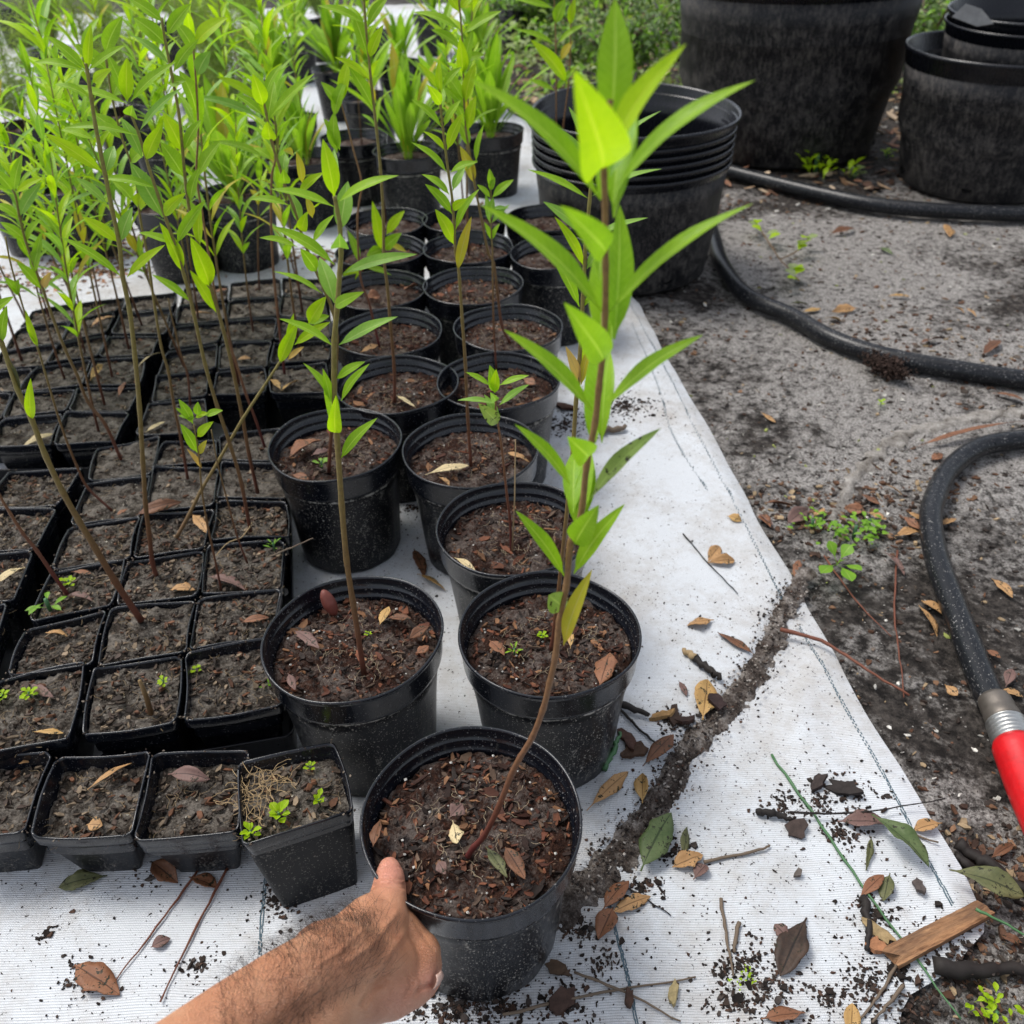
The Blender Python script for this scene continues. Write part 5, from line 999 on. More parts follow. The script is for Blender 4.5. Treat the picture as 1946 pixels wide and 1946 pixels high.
F_ = [
 ('broad tan leaf with clear midrib resting on bark scraps beside the sand line', R(2, 2, 1440, 1645), R(2, 2, 1478, 1345), 165, 'gold', 'A'),
 ('small pointed tan leaf alone on the white cloth right of the front pots', R(2, 2, 1525, 898), R(2, 2, 1325, 945), 88, 'tan', 'A'),
 ('curled dark brown leaf touching the sand line above the burnt stick', R(2, 2, 1815, 1150), R(2, 2, 1550, 992), 60, 'brown', 'A'),
 ('small mauve leaf between the burnt stick and the broad tan leaf', R(2, 2, 1265, 1355), R(2, 2, 1325, 1468), 45, 'mauve', 'A'),
 ('upright half of a split tan leaf crossed by a thin black twig', R(2, 2, 1480, 475), R(2, 2, 1570, 352), 70, 'tan', 'A'),
 ('ragged lower half of a split tan leaf beside the thin black twig', R(2, 2, 1480, 480), R(2, 2, 1680, 450), 60, 'tan', 'A'),
 ('tiny golden leaf near the stitched edge line of the cloth', R(2, 2, 1620, 135), R(2, 2, 1728, 172), 45, 'gold', 'A'),
 ('dirty green leaf lying across the sand line beside the front pot', R(2, 3, 985, 900), R(2, 3, 1210, 470), 170, 'dgreen', .018),
 ('lowest rust leaf of the three joined leaves below the sand line', R(2, 3, 790, 1120), R(2, 3, 680, 1365), 125, 'rust', 'B'),
 ('upper rust leaf of the three joined leaves, touching the sand line', R(2, 3, 710, 1150), R(2, 3, 905, 925), 105, 'rust', 'B'),
 ('narrow tan leaf of the three joined leaves, pointing right', R(2, 3, 780, 1160), R(2, 3, 1065, 1040), 75, 'tan', 'B'),
 ('small folded golden leaf by the sand line right of the front pot', R(2, 3, 1000, 385), R(2, 3, 1000, 165), 100, 'gold', 'A'),
 ('long ragged tan leaf curving around the right side of the front pot', R(2, 3, 595, 440), R(2, 3, 900, 155), 75, 'tan', 'A'),
 ('dark brown curled leaf standing over bark scraps by the sand line', R(2, 3, 1000, 140), R(2, 3, 1225, -95), 95, 'brown', .02),
 ('tan oval leaf beside the grey twig on the lower cloth', R(2, 3, 1222, 825), R(2, 3, 1445, 735), 95, 'tan', 'B'),
 ('grey-olive upright leaf just above the tan oval leaf', R(2, 3, 1300, 735), R(2, 3, 1330, 530), 75, 'olive', 'B'),
 ('mauve leaf scrap below the tan oval leaf and grey twig', R(2, 3, 1375, 915), R(2, 3, 1470, 810), 85, 'mauve', 'B'),
 ('big dark oval leaf with a stalk on the lower cloth', R(3, 3, 325, 1185), R(3, 3, 128, 1620), 165, 'dark', 'B'),
 ('small brown leaf scrap touching the big dark oval leaf', R(3, 3, 200, 1355), R(3, 3, 85, 1245), 80, 'mauve', 'B'),
 ('large folded green leaf near the stitched line, half standing', R(3, 3, 785, 475), R(3, 3, 1198, 862), 150, 'dgreen', .016),
 ('narrow underside strip of the folded green leaf', R(3, 3, 800, 590), R(3, 3, 758, 845), 40, 'olive', 'B'),
 ('small rust leaf lying across the long green grass blade', R(3, 3, 712, 1035), R(3, 3, 888, 868), 72, 'rust', 'B'),
 ('small olive pointed leaf right of the rust leaf and grass blade', R(3, 3, 935, 855), R(3, 3, 888, 1060), 92, 'olive', 'B'),
 ('mauve-brown ragged leaf behind the folded green leaf', R(3, 3, 550, 480), R(3, 3, 925, 500), 110, 'mauve', 'B'),
 ('small tan leaf crossing the cloth edge above the dark branches', R(3, 3, 1315, 490), R(3, 3, 1108, 545), 70, 'tan', 'B'),
 ('grey-green leaf with pointed tip touching the weathered board', R(3, 3, 1335, 900), R(3, 3, 1880, 1095), 140, 'olive', .02),
 ('orange-brown speckled leaf at the bottom edge of the cloth', R(3, 3, -10, 1930), R(3, 3, 318, 1885), 100, 'rust', 'B'),
 ('pointed golden leaf cut by the bottom picture edge', R(3, 3, 640, 2080), R(3, 3, 658, 1810), 100, 'gold', 'B'),
 ('wet rust leaf on the cloth left of the arm', R(0, 3, 590, 1565), R(0, 3, 918, 1782), 145, 'rust', 'A'),
 ('small curled mauve leaf between the two red twigs', R(0, 3, 1135, 1428), R(0, 3, 1280, 1360), 62, 'mauve', 'A'),
 ('wet olive leaf tucked under the second front square pot', R(0, 3, 820, 900), R(0, 3, 460, 985), 90, 'olive', 'A'),
 ('wet brown leaf between the second and third front square pots', R(0, 3, 1130, 790), R(0, 3, 1330, 950), 110, 'brown', 'A'),
 ('holed rust leaf scrap between the tops of two red twigs', R(0, 3, 1410, 905), R(0, 3, 1612, 985), 85, 'rust', 'A'),
 ('brown leaf on the cloth between the middle round pots', R(1, 2, 1215, 565), R(1, 2, 1425, 690), 60, 'gold', 'A'),
 ('dark wet leaf squeezed between two middle round pots', R(1, 2, 1190, 380), R(1, 2, 1270, 590), 75, 'brown', 'A'),
 ('upper tan leaf of the pair leaning on the right hose', R(3, 2, 1190, 665), R(3, 2, 1365, 795), 90, 'tan', 'g'),
 ('lower tan speckled leaf of the pair beside the right hose', R(3, 2, 1170, 700), R(3, 2, 1302, 945), 88, 'tan', 'g'),
 ('orange-tan leaf on wet sand right of the hose', R(3, 2, 1710, 500), R(3, 2, 1865, 642), 75, 'tan', 'g'),
 ('thin mauve leaf crossing a pine needle on dark soil', R(3, 2, 912, 315), R(3, 2, 1065, 482), 52, 'mauve', 'g'),
 ('pale tan leaf lying left of the hose bend', R(3, 2, 995, 182), R(3, 2, 1178, 150), 55, 'tan', 'g'),
 ('orange leaf immediately left of the hose, above the pale tan leaf', R(3, 2, 1040, 40), R(3, 2, 1180, 128), 52, 'rust', 'g'),
 ('small orange leaf just right of the hose bend', R(3, 2, 1335, 92), R(3, 2, 1458, 48), 45, 'tan', 'g'),
 ('red-brown leaf on the soil by the cloth corner', R(3, 2, 248, 528), R(3, 2, 285, 390), 50, 'rust', 'g'),
 ('small rust leaf right of the hose, halfway down', R(3, 2, 1668, 1030), R(3, 2, 1775, 1090), 40, 'rust', 'g'),
 ('tan leaf near the steel coupling at the right edge', R(3, 2, 1770, 1325), R(3, 2, 1940, 1385), 55, 'tan', 'g'),
 ('narrow brown leaf above the cloth corner, upper of two', R(3, 1, 30, 1805), R(3, 1, 245, 1835), 50, 'brown', 'g'),
 ('narrow orange leaf above the cloth corner, lower of two', R(3, 1, -10, 1900), R(3, 1, 75, 1990), 70, 'rust', 'g'),
 ('curled cream leaf above the green weeds', R(3, 1, 395, 1905), R(3, 1, 468, 1835), 55, 'tan', 'g'),
 ('grey-brown broad leaf between cloth corner and weeds', R(3, 2, 200, 110), R(3, 2, 350, 0), 90, 'mauve', 'g'),
 ('long orange bark strip arching above the right hose', R(3, 1, 1105, 1412), R(3, 1, 1960, 1228), 40, 'rust', 'g'),
 ('tan sliver on pale sand beyond the snaking hose', R(3, 1, 940, 285), R(3, 1, 1105, 292), 28, 'gold', 'g'),
 ('golden leaf on sand just behind the snaking hose', R(3, 1, 310, 412), R(3, 1, 445, 388), 42, 'gold', 'g'),
 ('olive-gold leaf left of the golden leaf, behind the snaking hose', R(3, 1, 210, 350), R(3, 1, 352, 356), 34, 'olive', 'g'),
 ('crumpled golden leaf behind the snaking hose', R(3, 1, 475, 455), R(3, 1, 595, 485), 70, 'gold', 'g'),
 ('tan leaf of a pair on sand at far right, left one', R(3, 1, 1425, 365), R(3, 1, 1502, 405), 36, 'tan', 'g'),
 ('tan leaf of a pair on sand at far right, right one', R(3, 1, 1520, 375), R(3, 1, 1592, 435), 36, 'tan', 'g'),
 ('red-brown leaf at the right edge between the two hoses', R(3, 1, 1700, 1030), R(3, 1, 1940, 1085), 50, 'rust', 'g'),
 ('orange leaf inside the bend of the right hose', R(3, 1, 1265, 1485), R(3, 1, 1345, 1450), 48, 'rust', 'g'),
 ('pale tan leaf among bark left of the right hose', R(3, 1, 930, 1660), R(3, 1, 1050, 1745), 42, 'tan', 'g'),
 ('tan leaf on pale sand right of the cloth edge', R(3, 1, 0, 1150), R(3, 1, 112, 1222), 36, 'tan', 'g'),
 ('orange leaf behind the tub stack base near the hose', S5(205, 1015), S5(265, 1050), 34, 'rust', 'g'),
 ('dark green leaf alone on the pale sand at upper right', S5(1115, 1382), S5(1195, 1420), 30, 'dgreen', 'g'),
 ('cream pointed leaf standing in the soil of the front pot', R(1, 3, 1470, 445), R(1, 3, 1502, 615), 95, 'cream', 'rp'),
 ('grey mauve leaf behind the cream leaf in the front pot', R(1, 3, 1440, 430), R(1, 3, 1545, 325), 85, 'mauve', 'rp'),
 ('curled red-brown leaf right of the stem in the front pot', R(2, 3, 0, 640), R(2, 3, 150, 880), 95, 'brown', 'rp'),
 ('olive curled leaf at the stem base in the front pot', R(1, 3, 1712, 635), R(1, 3, 1870, 865), 62, 'olive', 'rp'),
 ('grey bark flake in front of the roots in the front pot', R(1, 3, 1360, 740), R(1, 3, 1420, 840), 65, 'mauve', 'rp'),
 ('brown leaf against the left inner wall of the front pot', R(1, 3, 885, 640), R(1, 3, 940, 440), 80, 'brown', 'rp'),
 ('golden leaf right of the stem in the seed pod pot', R(1, 2, 935, 885), R(1, 2, 1003, 752), 70, 'gold', 'rp'),
 ('mauve leaf left of the stem in the seed pod pot', R(1, 2, 305, 928), R(1, 2, 492, 1062), 62, 'mauve', 'rp'),
 ('brown leaf behind the golden leaf in the seed pod pot', R(1, 2, 985, 835), R(1, 2, 1165, 840), 50, 'brown', 'rp'),
 ('triangular brown bark scrap at the right of the seed pod pot', R(1, 2, 1310, 890), R(1, 2, 1155, 985), 62, 'brown', 'rp'),
 ('orange chip at the right of the seed pod pot', R(1, 2, 1203, 1098), R(1, 2, 1295, 1040), 55, 'rust', 'rp'),
 ('tan curled leaf at the left front of the seed pod pot', R(1, 2, 262, 1240), R(1, 2, 315, 1365), 52, 'mauve', 'rp'),
 ('large orange crumpled leaf scrap against the inner rim, front right pot', R(2, 2, 690, 1350), R(2, 2, 768, 1090), 150, 'rust', 'rp'),
 ('small golden leaf behind the tall stem, front right pot', R(2, 2, 480, 1062), R(2, 2, 475, 922), 52, 'gold', 'rp'),
 ('red-brown bark lump at the left of the front right pot', R(1, 2, 1740, 1000), R(1, 2, 1850, 1110), 75, 'rust', 'rp'),
 ('curled rust leaf on soil in the left column pot', R(1, 1, 272, 1510), R(1, 1, 512, 1385), 105, 'rust', 'rp'),
 ('mauve flake beside the curled rust leaf', R(1, 1, 430, 1500), R(1, 1, 560, 1455), 42, 'mauve', 'rp'),
 ('red leaf at the front wall of the rust leaf pot', R(1, 1, 282, 1640), R(1, 1, 415, 1672), 45, 'rust', 'rp'),
 ('ragged cream leaf on the pale sandy pot soil', R(1, 1, 1268, 1640), R(1, 1, 1590, 1572), 52, 'cream', 'rp'),
 ('small tan leaf tip below the ragged cream leaf', R(1, 1, 1370, 1655), R(1, 1, 1445, 1722), 40, 'tan', 'rp'),
 ('cream crescent leaf at the left front of the twig pot', R(1, 2, 1480, 392), R(1, 2, 1645, 520), 42, 'cream', 'rp'),
 ('tan leaf behind the dry twig in the twig pot', R(2, 1, 10, 1475), R(2, 1, 182, 1548), 58, 'tan', 'rp'),
 ('cream curled leaf on soil right of a stem, left column', R(1, 1, 1058, 1055), R(1, 1, 1195, 1142), 34, 'cream', 'rp'),
 ('orange leaf in the soil right of the small topped seedling', R(2, 1, 128, 930), R(2, 1, 222, 972), 48, 'rust', 'rp'),
 ('orange leaf strip in the third left column pot', R(1, 1, 788, 742), R(1, 1, 922, 685), 34, 'tan', 'rp'),
 ('rust leaf at the right edge of the pot left of the dented rim', R(1, 1, 1110, 275), R(1, 1, 1212, 245), 60, 'rust', 'rp'),
 ('orange leaf scrap in the pot left of the dented rim', R(1, 1, 838, 345), R(1, 1, 935, 320), 62, 'rust', 'rp'),
 ('cream leaf in the near left tray behind the thick leaning stem', S1(125, 1115), S1(310, 1036), 35, 'cream', 'sq'),
 ('upright golden leaf among left tray pots', S1(515, 735), S1(588, 642), 42, 'gold', 'sq'),
 ('long orange leaf in the left tray, far back', S1(518, 428), S1(655, 368), 30, 'tan', 'sq'),
 ('cream folded leaf bridging two tray pots behind the straight stem', S1(785, 658), S1(922, 575), 22, 'cream', 'sq'),
 ('short red leaf right of the upright golden leaf', S1(680, 825), S1(718, 742), 26, 'rust', 'sq'),
 ('orange leaf in the farthest tray row', S1(1222, 228), S1(1312, 212), 26, 'rust', 'sq'),
 ('pale tan leaf in the far tray, behind a green stem', S1(1088, 352), S1(1222, 356), 24, 'tan', 'sq'),
 ('tiny tan leaf in the far tray middle', S1(1355, 615), S1(1432, 608), 24, 'tan', 'sq'),
 ('left wing of the golden leaf pair in the far tray', S1(1605, 790), S1(1545, 728), 32, 'gold', 'sq'),
 ('right wing of the golden leaf pair in the far tray', S1(1605, 790), S1(1705, 732), 32, 'gold', 'sq'),
 ('cream curved leaf right of the straight stem', S1(832, 1028), S1(942, 968), 26, 'cream', 'sq'),
 ('tan upright leaf beside the broken branch foot', S1(1100, 1500), S1(1182, 1605), 45, 'tan', 'sq'),
 ('small red leaf left of the straight stem, near tray', S1(668, 1502), S1(728, 1465), 28, 'rust', 'sq'),
 ('round tan leaf in the near tray left column', S2(262, 312), S2(388, 335), 52, 'tan', 'sq'),
 ('mauve pointed leaf where the red sloping stem ends', S2(375, 98), S2(528, 132), 42, 'mauve', 'sq'),
 ('small mauve leaf in the mossy pot', S2(170, 602), S2(308, 682), 34, 'mauve', 'sq'),
 ('golden-orange leaf at the front of the mossy pot', S2(188, 878), S2(365, 885), 34, 'gold', 'sq'),
 ('jagged tan leaf in front of the big curled brown leaf', S2(965, 70), S2(1115, 68), 44, 'tan', 'sq'),
 ('big curled brown leaf in the near tray middle column', S1(905, 1868), S1(1150, 1790), 50, 'brown', .103),
 ('mauve ragged leaf in the near tray right column', S1(1190, 1850), S1(1400, 1930), 55, 'mauve', 'sq'),
 ('orange leaf lying right of the lichen twig', S2(1378, 255), S2(1535, 225), 34, 'rust', 'sq'),
 ('bright orange leaf by the thick stem in the near tray', S1(408, 1825), S1(522, 1835), 24, 'rust', 'sq'),
 ('torn tan leaf with bark across it, second front square pot', S2(495, 1212), S2(755, 1055), 42, 'tan', 'sf'),
 ('pale crumpled flake in the second front square pot', S2(495, 1408), S2(588, 1412), 55, 'tan', 'sf'),
 ('mauve bark scraps along the back of the doubled square pot', S2(960, 1120), S2(1200, 1150), 60, 'mauve', 'sf'),
 ('long brown leaf on the right side of the crooked square pot', S2(1890, 1290), S2(1918, 1060), 62, 'brown', .104),
 ('small tan flake at the back of the leftmost front pot', S2(110, 1058), S2(168, 1052), 32, 'tan', 'sf'),
 ('pinkish cream leaf at the left edge of the near tray', S1(-20, 1890), S1(152, 1800), 50, 'cream', 'sq')]
for lb, b, t, wpx, colr, on in F_:
    k = 3.864 if not lb.startswith('@') else 1
    # lists from the 3x views carry widths in 3x units
    f3 = on in ('sq', 'sf') or (isinstance(on, float) and on > .1)
    fallen(lb, b, t, wpx/(3 if f3 else 3.864), colr, on)
random.seed(61)
spots = [(R(3, 1, 700, 1850), 'in bark below the drag mark'), (R(3, 1, 860, 1900), 'in bark, left of the orange leaf by the hose'), (R(3, 1, 820, 1780), 'in bark beside the pale tan leaf'), (R(3, 1, 1150, 1900), 'touching the left side of the hose bend'),
         (R(3, 1, 1250, 640), 'just behind the snaking hose, right part'), (R(3, 1, 1700, 690), 'near the right edge behind the snaking hose'), (R(3, 1, 620, 400), 'beyond the crumpled golden leaf'), (R(3, 2, 40, 80), 'by the cloth edge above its corner'),
         (R(3, 2, 1830, 1250), 'right of the hose near the steel coupling'), (R(3, 3, 1780, 650), 'left of the red grip'), (R(3, 3, 1850, 250), 'beneath the red grip'), (R(3, 3, 1850, 1300), 'right of the weathered board'),
         (R(3, 2, 1400, 1350), 'on dark sand left of the coupling'), (S5(900, 1300), 'on pale sand below the thin hose'), (S5(1500, 1290), 'below the thin hose at far right')]
for i, (n, lb) in enumerate(spots):
    L = U(14, 30); a = U(0, 6.28); fallen('small dead leaf ' + lb, (n[0]-L*math.cos(a), n[1]-L*math.sin(a)*.6), (n[0]+L*math.cos(a), n[1]+L*math.sin(a)*.6), U(10, 18), random.choice(['tan', 'mauve', 'rust', 'brown', 'brown']), 'g', lift=.003)
# sticks, needles and blades -------------------------------------------------------
def stick(name, label, cat, ns, r, mat, on='A', group=None, z=None, n=6, taper=.5):
    pts = []
    for q in ns:
        p = G(q, z or 0); p.z = (z if z else floor_z(p.x, p.y, on)) + r*.9; pts.append(p)
    sp = spline(pts, 6); m = len(sp); sp = [p+Vector((U(-1, 1), U(-1, 1), U(-.3, .6)))*r*.45 for p in sp]
    rr = [r*(1-taper*i/m)*U(.85, 1.15) for i in range(m)]
    mb = MB(); tube(mb, sp, rr, n); c = sum(sp, Vector())/m
    return tag(mb.build(name, mat, None, org=c), label, cat, group)
M['needle'] = simple('red_brown_needle', (.17, .06, .035), .6, .3, 0, 200, .0004)
M['blackstick'] = simple('black_twig', (.020, .016, .014), .7, .3, 0, 200, .0006)
M['greystick'] = simple('grey_brown_twig', (.16, .12, .085), .8, .3, 0, 200, .0006)
M['strawstick'] = simple('straw_twig', (.36, .26, .14), .8, .3, 0, 200, .0005)
M['bladegreen'] = simple('green_grass_blade', (.06, .16, .06), .5, .4)
gt = 'twigs and needles scattered on cloth and soil'
for a in [('red_needle', 'left of two red twigs running from under the square pots', [R(0, 3, 1470, 860), R(0, 3, 1180, 1270), R(0, 3, 890, 1665)], .0013, 'needle', 'A'),
          ('red_needle', 'right of two red twigs, running beneath the forearm', [R(0, 3, 1700, 820), R(0, 3, 1480, 1250), R(0, 3, 1210, 1830)], .0014, 'needle', 'A'),
          ('twig', 'thin brown twig crossing the bottom of the cloth, sloping right down', [R(2, 3, 510, 1600), R(2, 3, 880, 1750), R(2, 3, 1280, 1950)], .0014, 'greystick', 'B'),
          ('twig', 'long twig crossing the bottom of the cloth, sloping right up', [R(2, 3, -20, 1915), R(2, 3, 700, 1750), R(2, 3, 1395, 1620)], .0014, 'greystick', 'B'),
          ('twig', 'straight grey twig beside the tan oval leaf', [R(2, 3, 1450, 790), R(3, 3, -60, 710), R(3, 3, 60, 665)], .0018, 'greystick', 'B'),
          ('twig', 'thin black twig on the cloth crossing a split tan leaf', [R(2, 2, 1300, 265), R(2, 2, 1480, 475), R(2, 2, 1700, 702)], .0011, 'blackstick', 'A'),
          ('twig', 'thin black twig below the sand line, near the three joined leaves', [R(2, 3, 790, 910), R(2, 3, 980, 1030), R(2, 3, 1212, 1172)], .0010, 'blackstick', 'B'),
          ('twig', 'grey upright twig with a dark tip on the lower cloth', [R(2, 3, 1570, 1050), R(2, 3, 1610, 1300), R(2, 3, 1668, 1620)], .0017, 'greystick', 'B'),
          ('twig', 'short brown twig right of the grey upright twig', [R(2, 3, 1705, 1240), R(2, 3, 1672, 1450)], .0022, 'greystick', 'B'),
          ('burnt_stick', 'burnt black stick with a pale broken end on the cloth', [R(2, 2, 1370, 1190), R(2, 2, 1480, 1290), R(2, 2, 1560, 1345)], .0052, 'blackstick', 'A'),
          ('stick_end', 'pale splintered tip joined to the burnt stick', [R(2, 2, 1375, 1195), R(2, 2, 1295, 1132)], .0042, 'strawstick', 'A'),
          ('twig', 'forked black twig at the foot of the front right pot', [R(2, 2, 820, 1570), R(2, 2, 980, 1730), R(2, 2, 1130, 1850)], .0018, 'blackstick', 'A'),
          ('bark_strip', 'dark bark strip pointing away from the front right pot', [R(2, 2, 830, 1565), R(2, 2, 1040, 1640)], .0042, 'blackstick', 'A'),
          ('grass_blade', 'long green grass blade running down the right of the cloth', [R(3, 3, 65, 0), R(3, 3, 380, 430), R(3, 3, 720, 930), R(3, 3, 1100, 1450), R(3, 3, 1450, 1932)], .0017, 'bladegreen', 'B'),
          ('grass_blade', 'second green grass blade crossing the weathered board', [R(3, 3, 1520, 1200), R(3, 3, 1750, 1310), R(3, 3, 1990, 1470)], .0014, 'bladegreen', .022),
          ('grass_blade', 'wide green blade leaning at the foot of the front right pot', [R(2, 3, 720, 150), R(2, 3, 790, 0), R(2, 2, 840, 1760)], .0034, 'bladegreen', 'A'),
          ('needle_bundle', 'brown pine needles crossing from the sand line onto soil', [R(3, 2, 120, 985), R(3, 2, 420, 1070), R(3, 2, 700, 1250), R(3, 2, 1065, 1475)], .0024, 'needle', .014),
          ('pine_needle', 'straight vertical pine needle on dark soil left of the hose', [R(3, 2, 1010, 300), R(3, 2, 990, 750), R(3, 2, 1010, 1000), R(3, 2, 1055, 1400)], .0014, 'needle', 'g'),
          ('pine_needle', 'diagonal needle ending below the green weeds', [R(3, 2, 470, 350), R(3, 2, 700, 680), R(3, 2, 960, 950)], .0013, 'needle', 'g'),
          ('twig', 'thin twig crossing behind the folded green leaf', [R(3, 3, 200, 440), R(3, 3, 700, 440), R(3, 3, 1330, 340)], .0012, 'blackstick', .012),
          ('twig', 'short dark twig above the weathered board, on the cloth', [R(3, 3, 970, 530), R(3, 3, 1280, 632)], .0014, 'greystick', 'B'),
          ('dark_branch', 'upper dark wet branch at the right, running down to the corner', [R(3, 3, 1450, 600), R(3, 3, 1700, 780), R(3, 3, 2050, 1020)], .0065, 'blackstick', 'g'),
          ('dark_branch', 'lower dark wet branch beside the green pointed leaf', [R(3, 3, 1420, 690), R(3, 3, 1650, 850), R(3, 3, 1900, 1010)], .0045, 'blackstick', 'g'),
          ('flat_stick', 'dark flat stick below the weathered board at right', [R(3, 3, 1250, 1555), R(3, 3, 1600, 1545), R(3, 3, 2000, 1535)], .0080, 'blackstick', 'g'),
          ('black_stick', 'black curved stick standing by the small rust leaf', [R(3, 3, 740, 1040), R(3, 3, 775, 1230), R(3, 3, 775, 1425)], .0042, 'blackstick', 'B'),
          ('black_stick', 'dark bark splinter at the left of the crumb pile', [R(3, 3, -40, 420), R(3, 3, 100, 445), R(3, 3, 210, 475)], .0042, 'blackstick', 'B'),
          ('twig', 'slim twig at the bottom, beside the pointed golden leaf', [R(3, 3, 1005, 1480), R(3, 3, 870, 1730), R(3, 3, 720, 1932)], .0016, 'greystick', 'B'),
          ('twig', 'second slim twig parallel at the bottom cloth edge', [R(3, 3, 1030, 1680), R(3, 3, 900, 1840), R(3, 3, 800, 1950)], .0016, 'greystick', 'B'),
          ('root_twig', 'pale curved root in the near tray right column', [S2(1530, 60), S2(1480, 140), S2(1400, 180), S2(1325, 270)], .0009, 'strawstick', .104),
          ('dry_twig', 'dry thin twig lying on the seed pod pot soil', [R(1, 2, 320, 1170), R(1, 2, 480, 1090), R(1, 2, 600, 1030)], .0011, 'greystick', .158),
          ('bark_stick', 'weathered short stick on cloth behind the tall plant', [R(2, 1, 700, 1400), R(2, 1, 885, 1352)], .0062, 'greystick', 'A')]:
    stick(a[0], a[1], 'twig', a[2], a[3], M[a[4]], a[5] if isinstance(a[5], str) else a[5], gt)
# upright dry twig and cut stub
def upright(name, label, n0, z, n1, r, mat, lean=0):
    b = G(n0, z); t = AY(n1, b.y+lean); mb = MB(); tube(mb, [b, b.lerp(t, .5)+Vector((.001, 0, 0)), t], [r, r*.85, r*.6], 7)
    tag(mb.build(name, mat, None, org=b), label, 'twig', gt)
upright('dry_twig', 'dry upright twig beside the short seedling', (973, 1050), .15, R(2, 1, 76, 1375), .0009, M['strawstick'])
upright('stem_stub', 'short cut stem stub with a pale top in the near tray', S2(862, 770), .093, S2(795, 580), .0028, M['stemtan'])
# board
def board():
    cs = [G(n, .014) for n in (R(3, 3, 905, 1365), R(3, 3, 1035, 1492), R(3, 3, 1730, 1110), R(3, 3, 1590, 1020))]
    mb = MB(); n = 22; vs = []; 
    for i in range(n+1):
        t = i/n; a = cs[0].lerp(cs[3], t); b = cs[1].lerp(cs[2], t)
        for k in range(9):
            s = k/8; p = a.lerp(b, s); e = noise.noise(Vector((t*9, s*30, 2)))*.0015
            j = (U(-.006, .006) if i in (0, n) else 0); p = p+(cs[3]-cs[0]).normalized()*j
            vs.append((p.x, p.y, p.z+e))
        for k in range(9): s = k/8; p = a.lerp(b, s); vs.append((p.x, p.y, .006))
    fs = []
    for i in range(n):
        for k in range(8):
            q = i*18+k; fs.append((q, q+1, q+19, q+18)); q += 9; fs.append((q, q+18, q+19, q+1))
        fs.append((i*18, i*18+18, i*18+27, i*18+9)); fs.append((i*18+8, i*18+17, i*18+35, i*18+26))
    fs.append(tuple(range(9))+tuple(range(17, 8, -1))); o = n*18; fs.append(tuple(range(o+8, o-1, -1))+tuple(range(o+9, o+18)))
    mb.add(vs, fs); m = Mat('weathered_wood', .8, .3)
    dv = (cs[3]-cs[0]).normalized(); mp = m.n('ShaderNodeMapping'); mp.inputs['Rotation'].default_value = (0, 0, -math.atan2(dv.y, dv.x)); m.l(m.tc.outputs['Object'], mp.inputs[0])
    mp2 = m.n('ShaderNodeMapping'); mp2.inputs['Scale'].default_value = (.12, 1, 1); m.l(mp.outputs[0], mp2.inputs[0])
    g = m.noise(260, 5, .7, mp2.outputs[0]); g2 = m.noise(70, 4, .6, mp2.outputs[0])
    m.color(m.mix(m.ramp(g2, [(.42, B3(0)), (.62, B3(.8))]), m.ramp(g, [(.3, (.13, .06, .03)), (.6, (.36, .19, .09)), (.75, (.48, .28, .14))]), (.06, .04, .03)))
    m.bump(g, .8, .002); c = sum(cs, Vector())/4
    tag(mb.build('wood_board', m.m, None, org=Vector((c.x, c.y, 0)), smooth=False), 'weathered broken board lying at the lower right corner of the cloth', 'board')
board()
# seed pod, clod
def pod(name, label, a, b, r, col, z, cat, nz=.25):
    A, B = G(a, z), G(b, z); A.z = B.z = z
    if name == 'seed_pod': B = G(b, .176); A.z = .150
    mb = MB(); n = 12; tube(mb, [A.lerp(B, i/n) for i in range(n+1)], [max(.0008, r*math.sin(math.pi*(i+.3)/(n+.6))**.55*(1+nz*.4*noise.noise(Vector((i, 0, z))))) for i in range(n+1)], 14)
    M[name] = simple('skin_of_'+name, col, .55, .4, 0, 140, .0015); tag(mb.build(name, M[name], None, org=(A+B)/2), label, cat)
pod('seed_pod', 'red-brown seed pod leaning on the inner back rim of a pot', R(1, 2, 600, 770), R(1, 2, 515, 625), .0068, (.16, .04, .028), .157, 'seed pod')
def clod():
    a, b = G(R(3, 1, 800, 790), .012), G(R(3, 1, 1055, 895), .012); mb = MB(); c = (a+b)/2
    for _ in range(900):
        p = a.lerp(b, .5+random.gauss(0, .24)); p = p+Vector((random.gauss(0, .008), random.gauss(0, .010), random.gauss(.002, .007))); chip(mb, p, U(.002, .006), U(.001, .003), .001, U(0, 6.28), U(-1, 1), (.045, .028, .022))
    tag(mb.build('soil_clod', M['crumb'], None, False, org=c), 'dark brown fibrous clod lying against the snaking hose', 'clod')
clod()
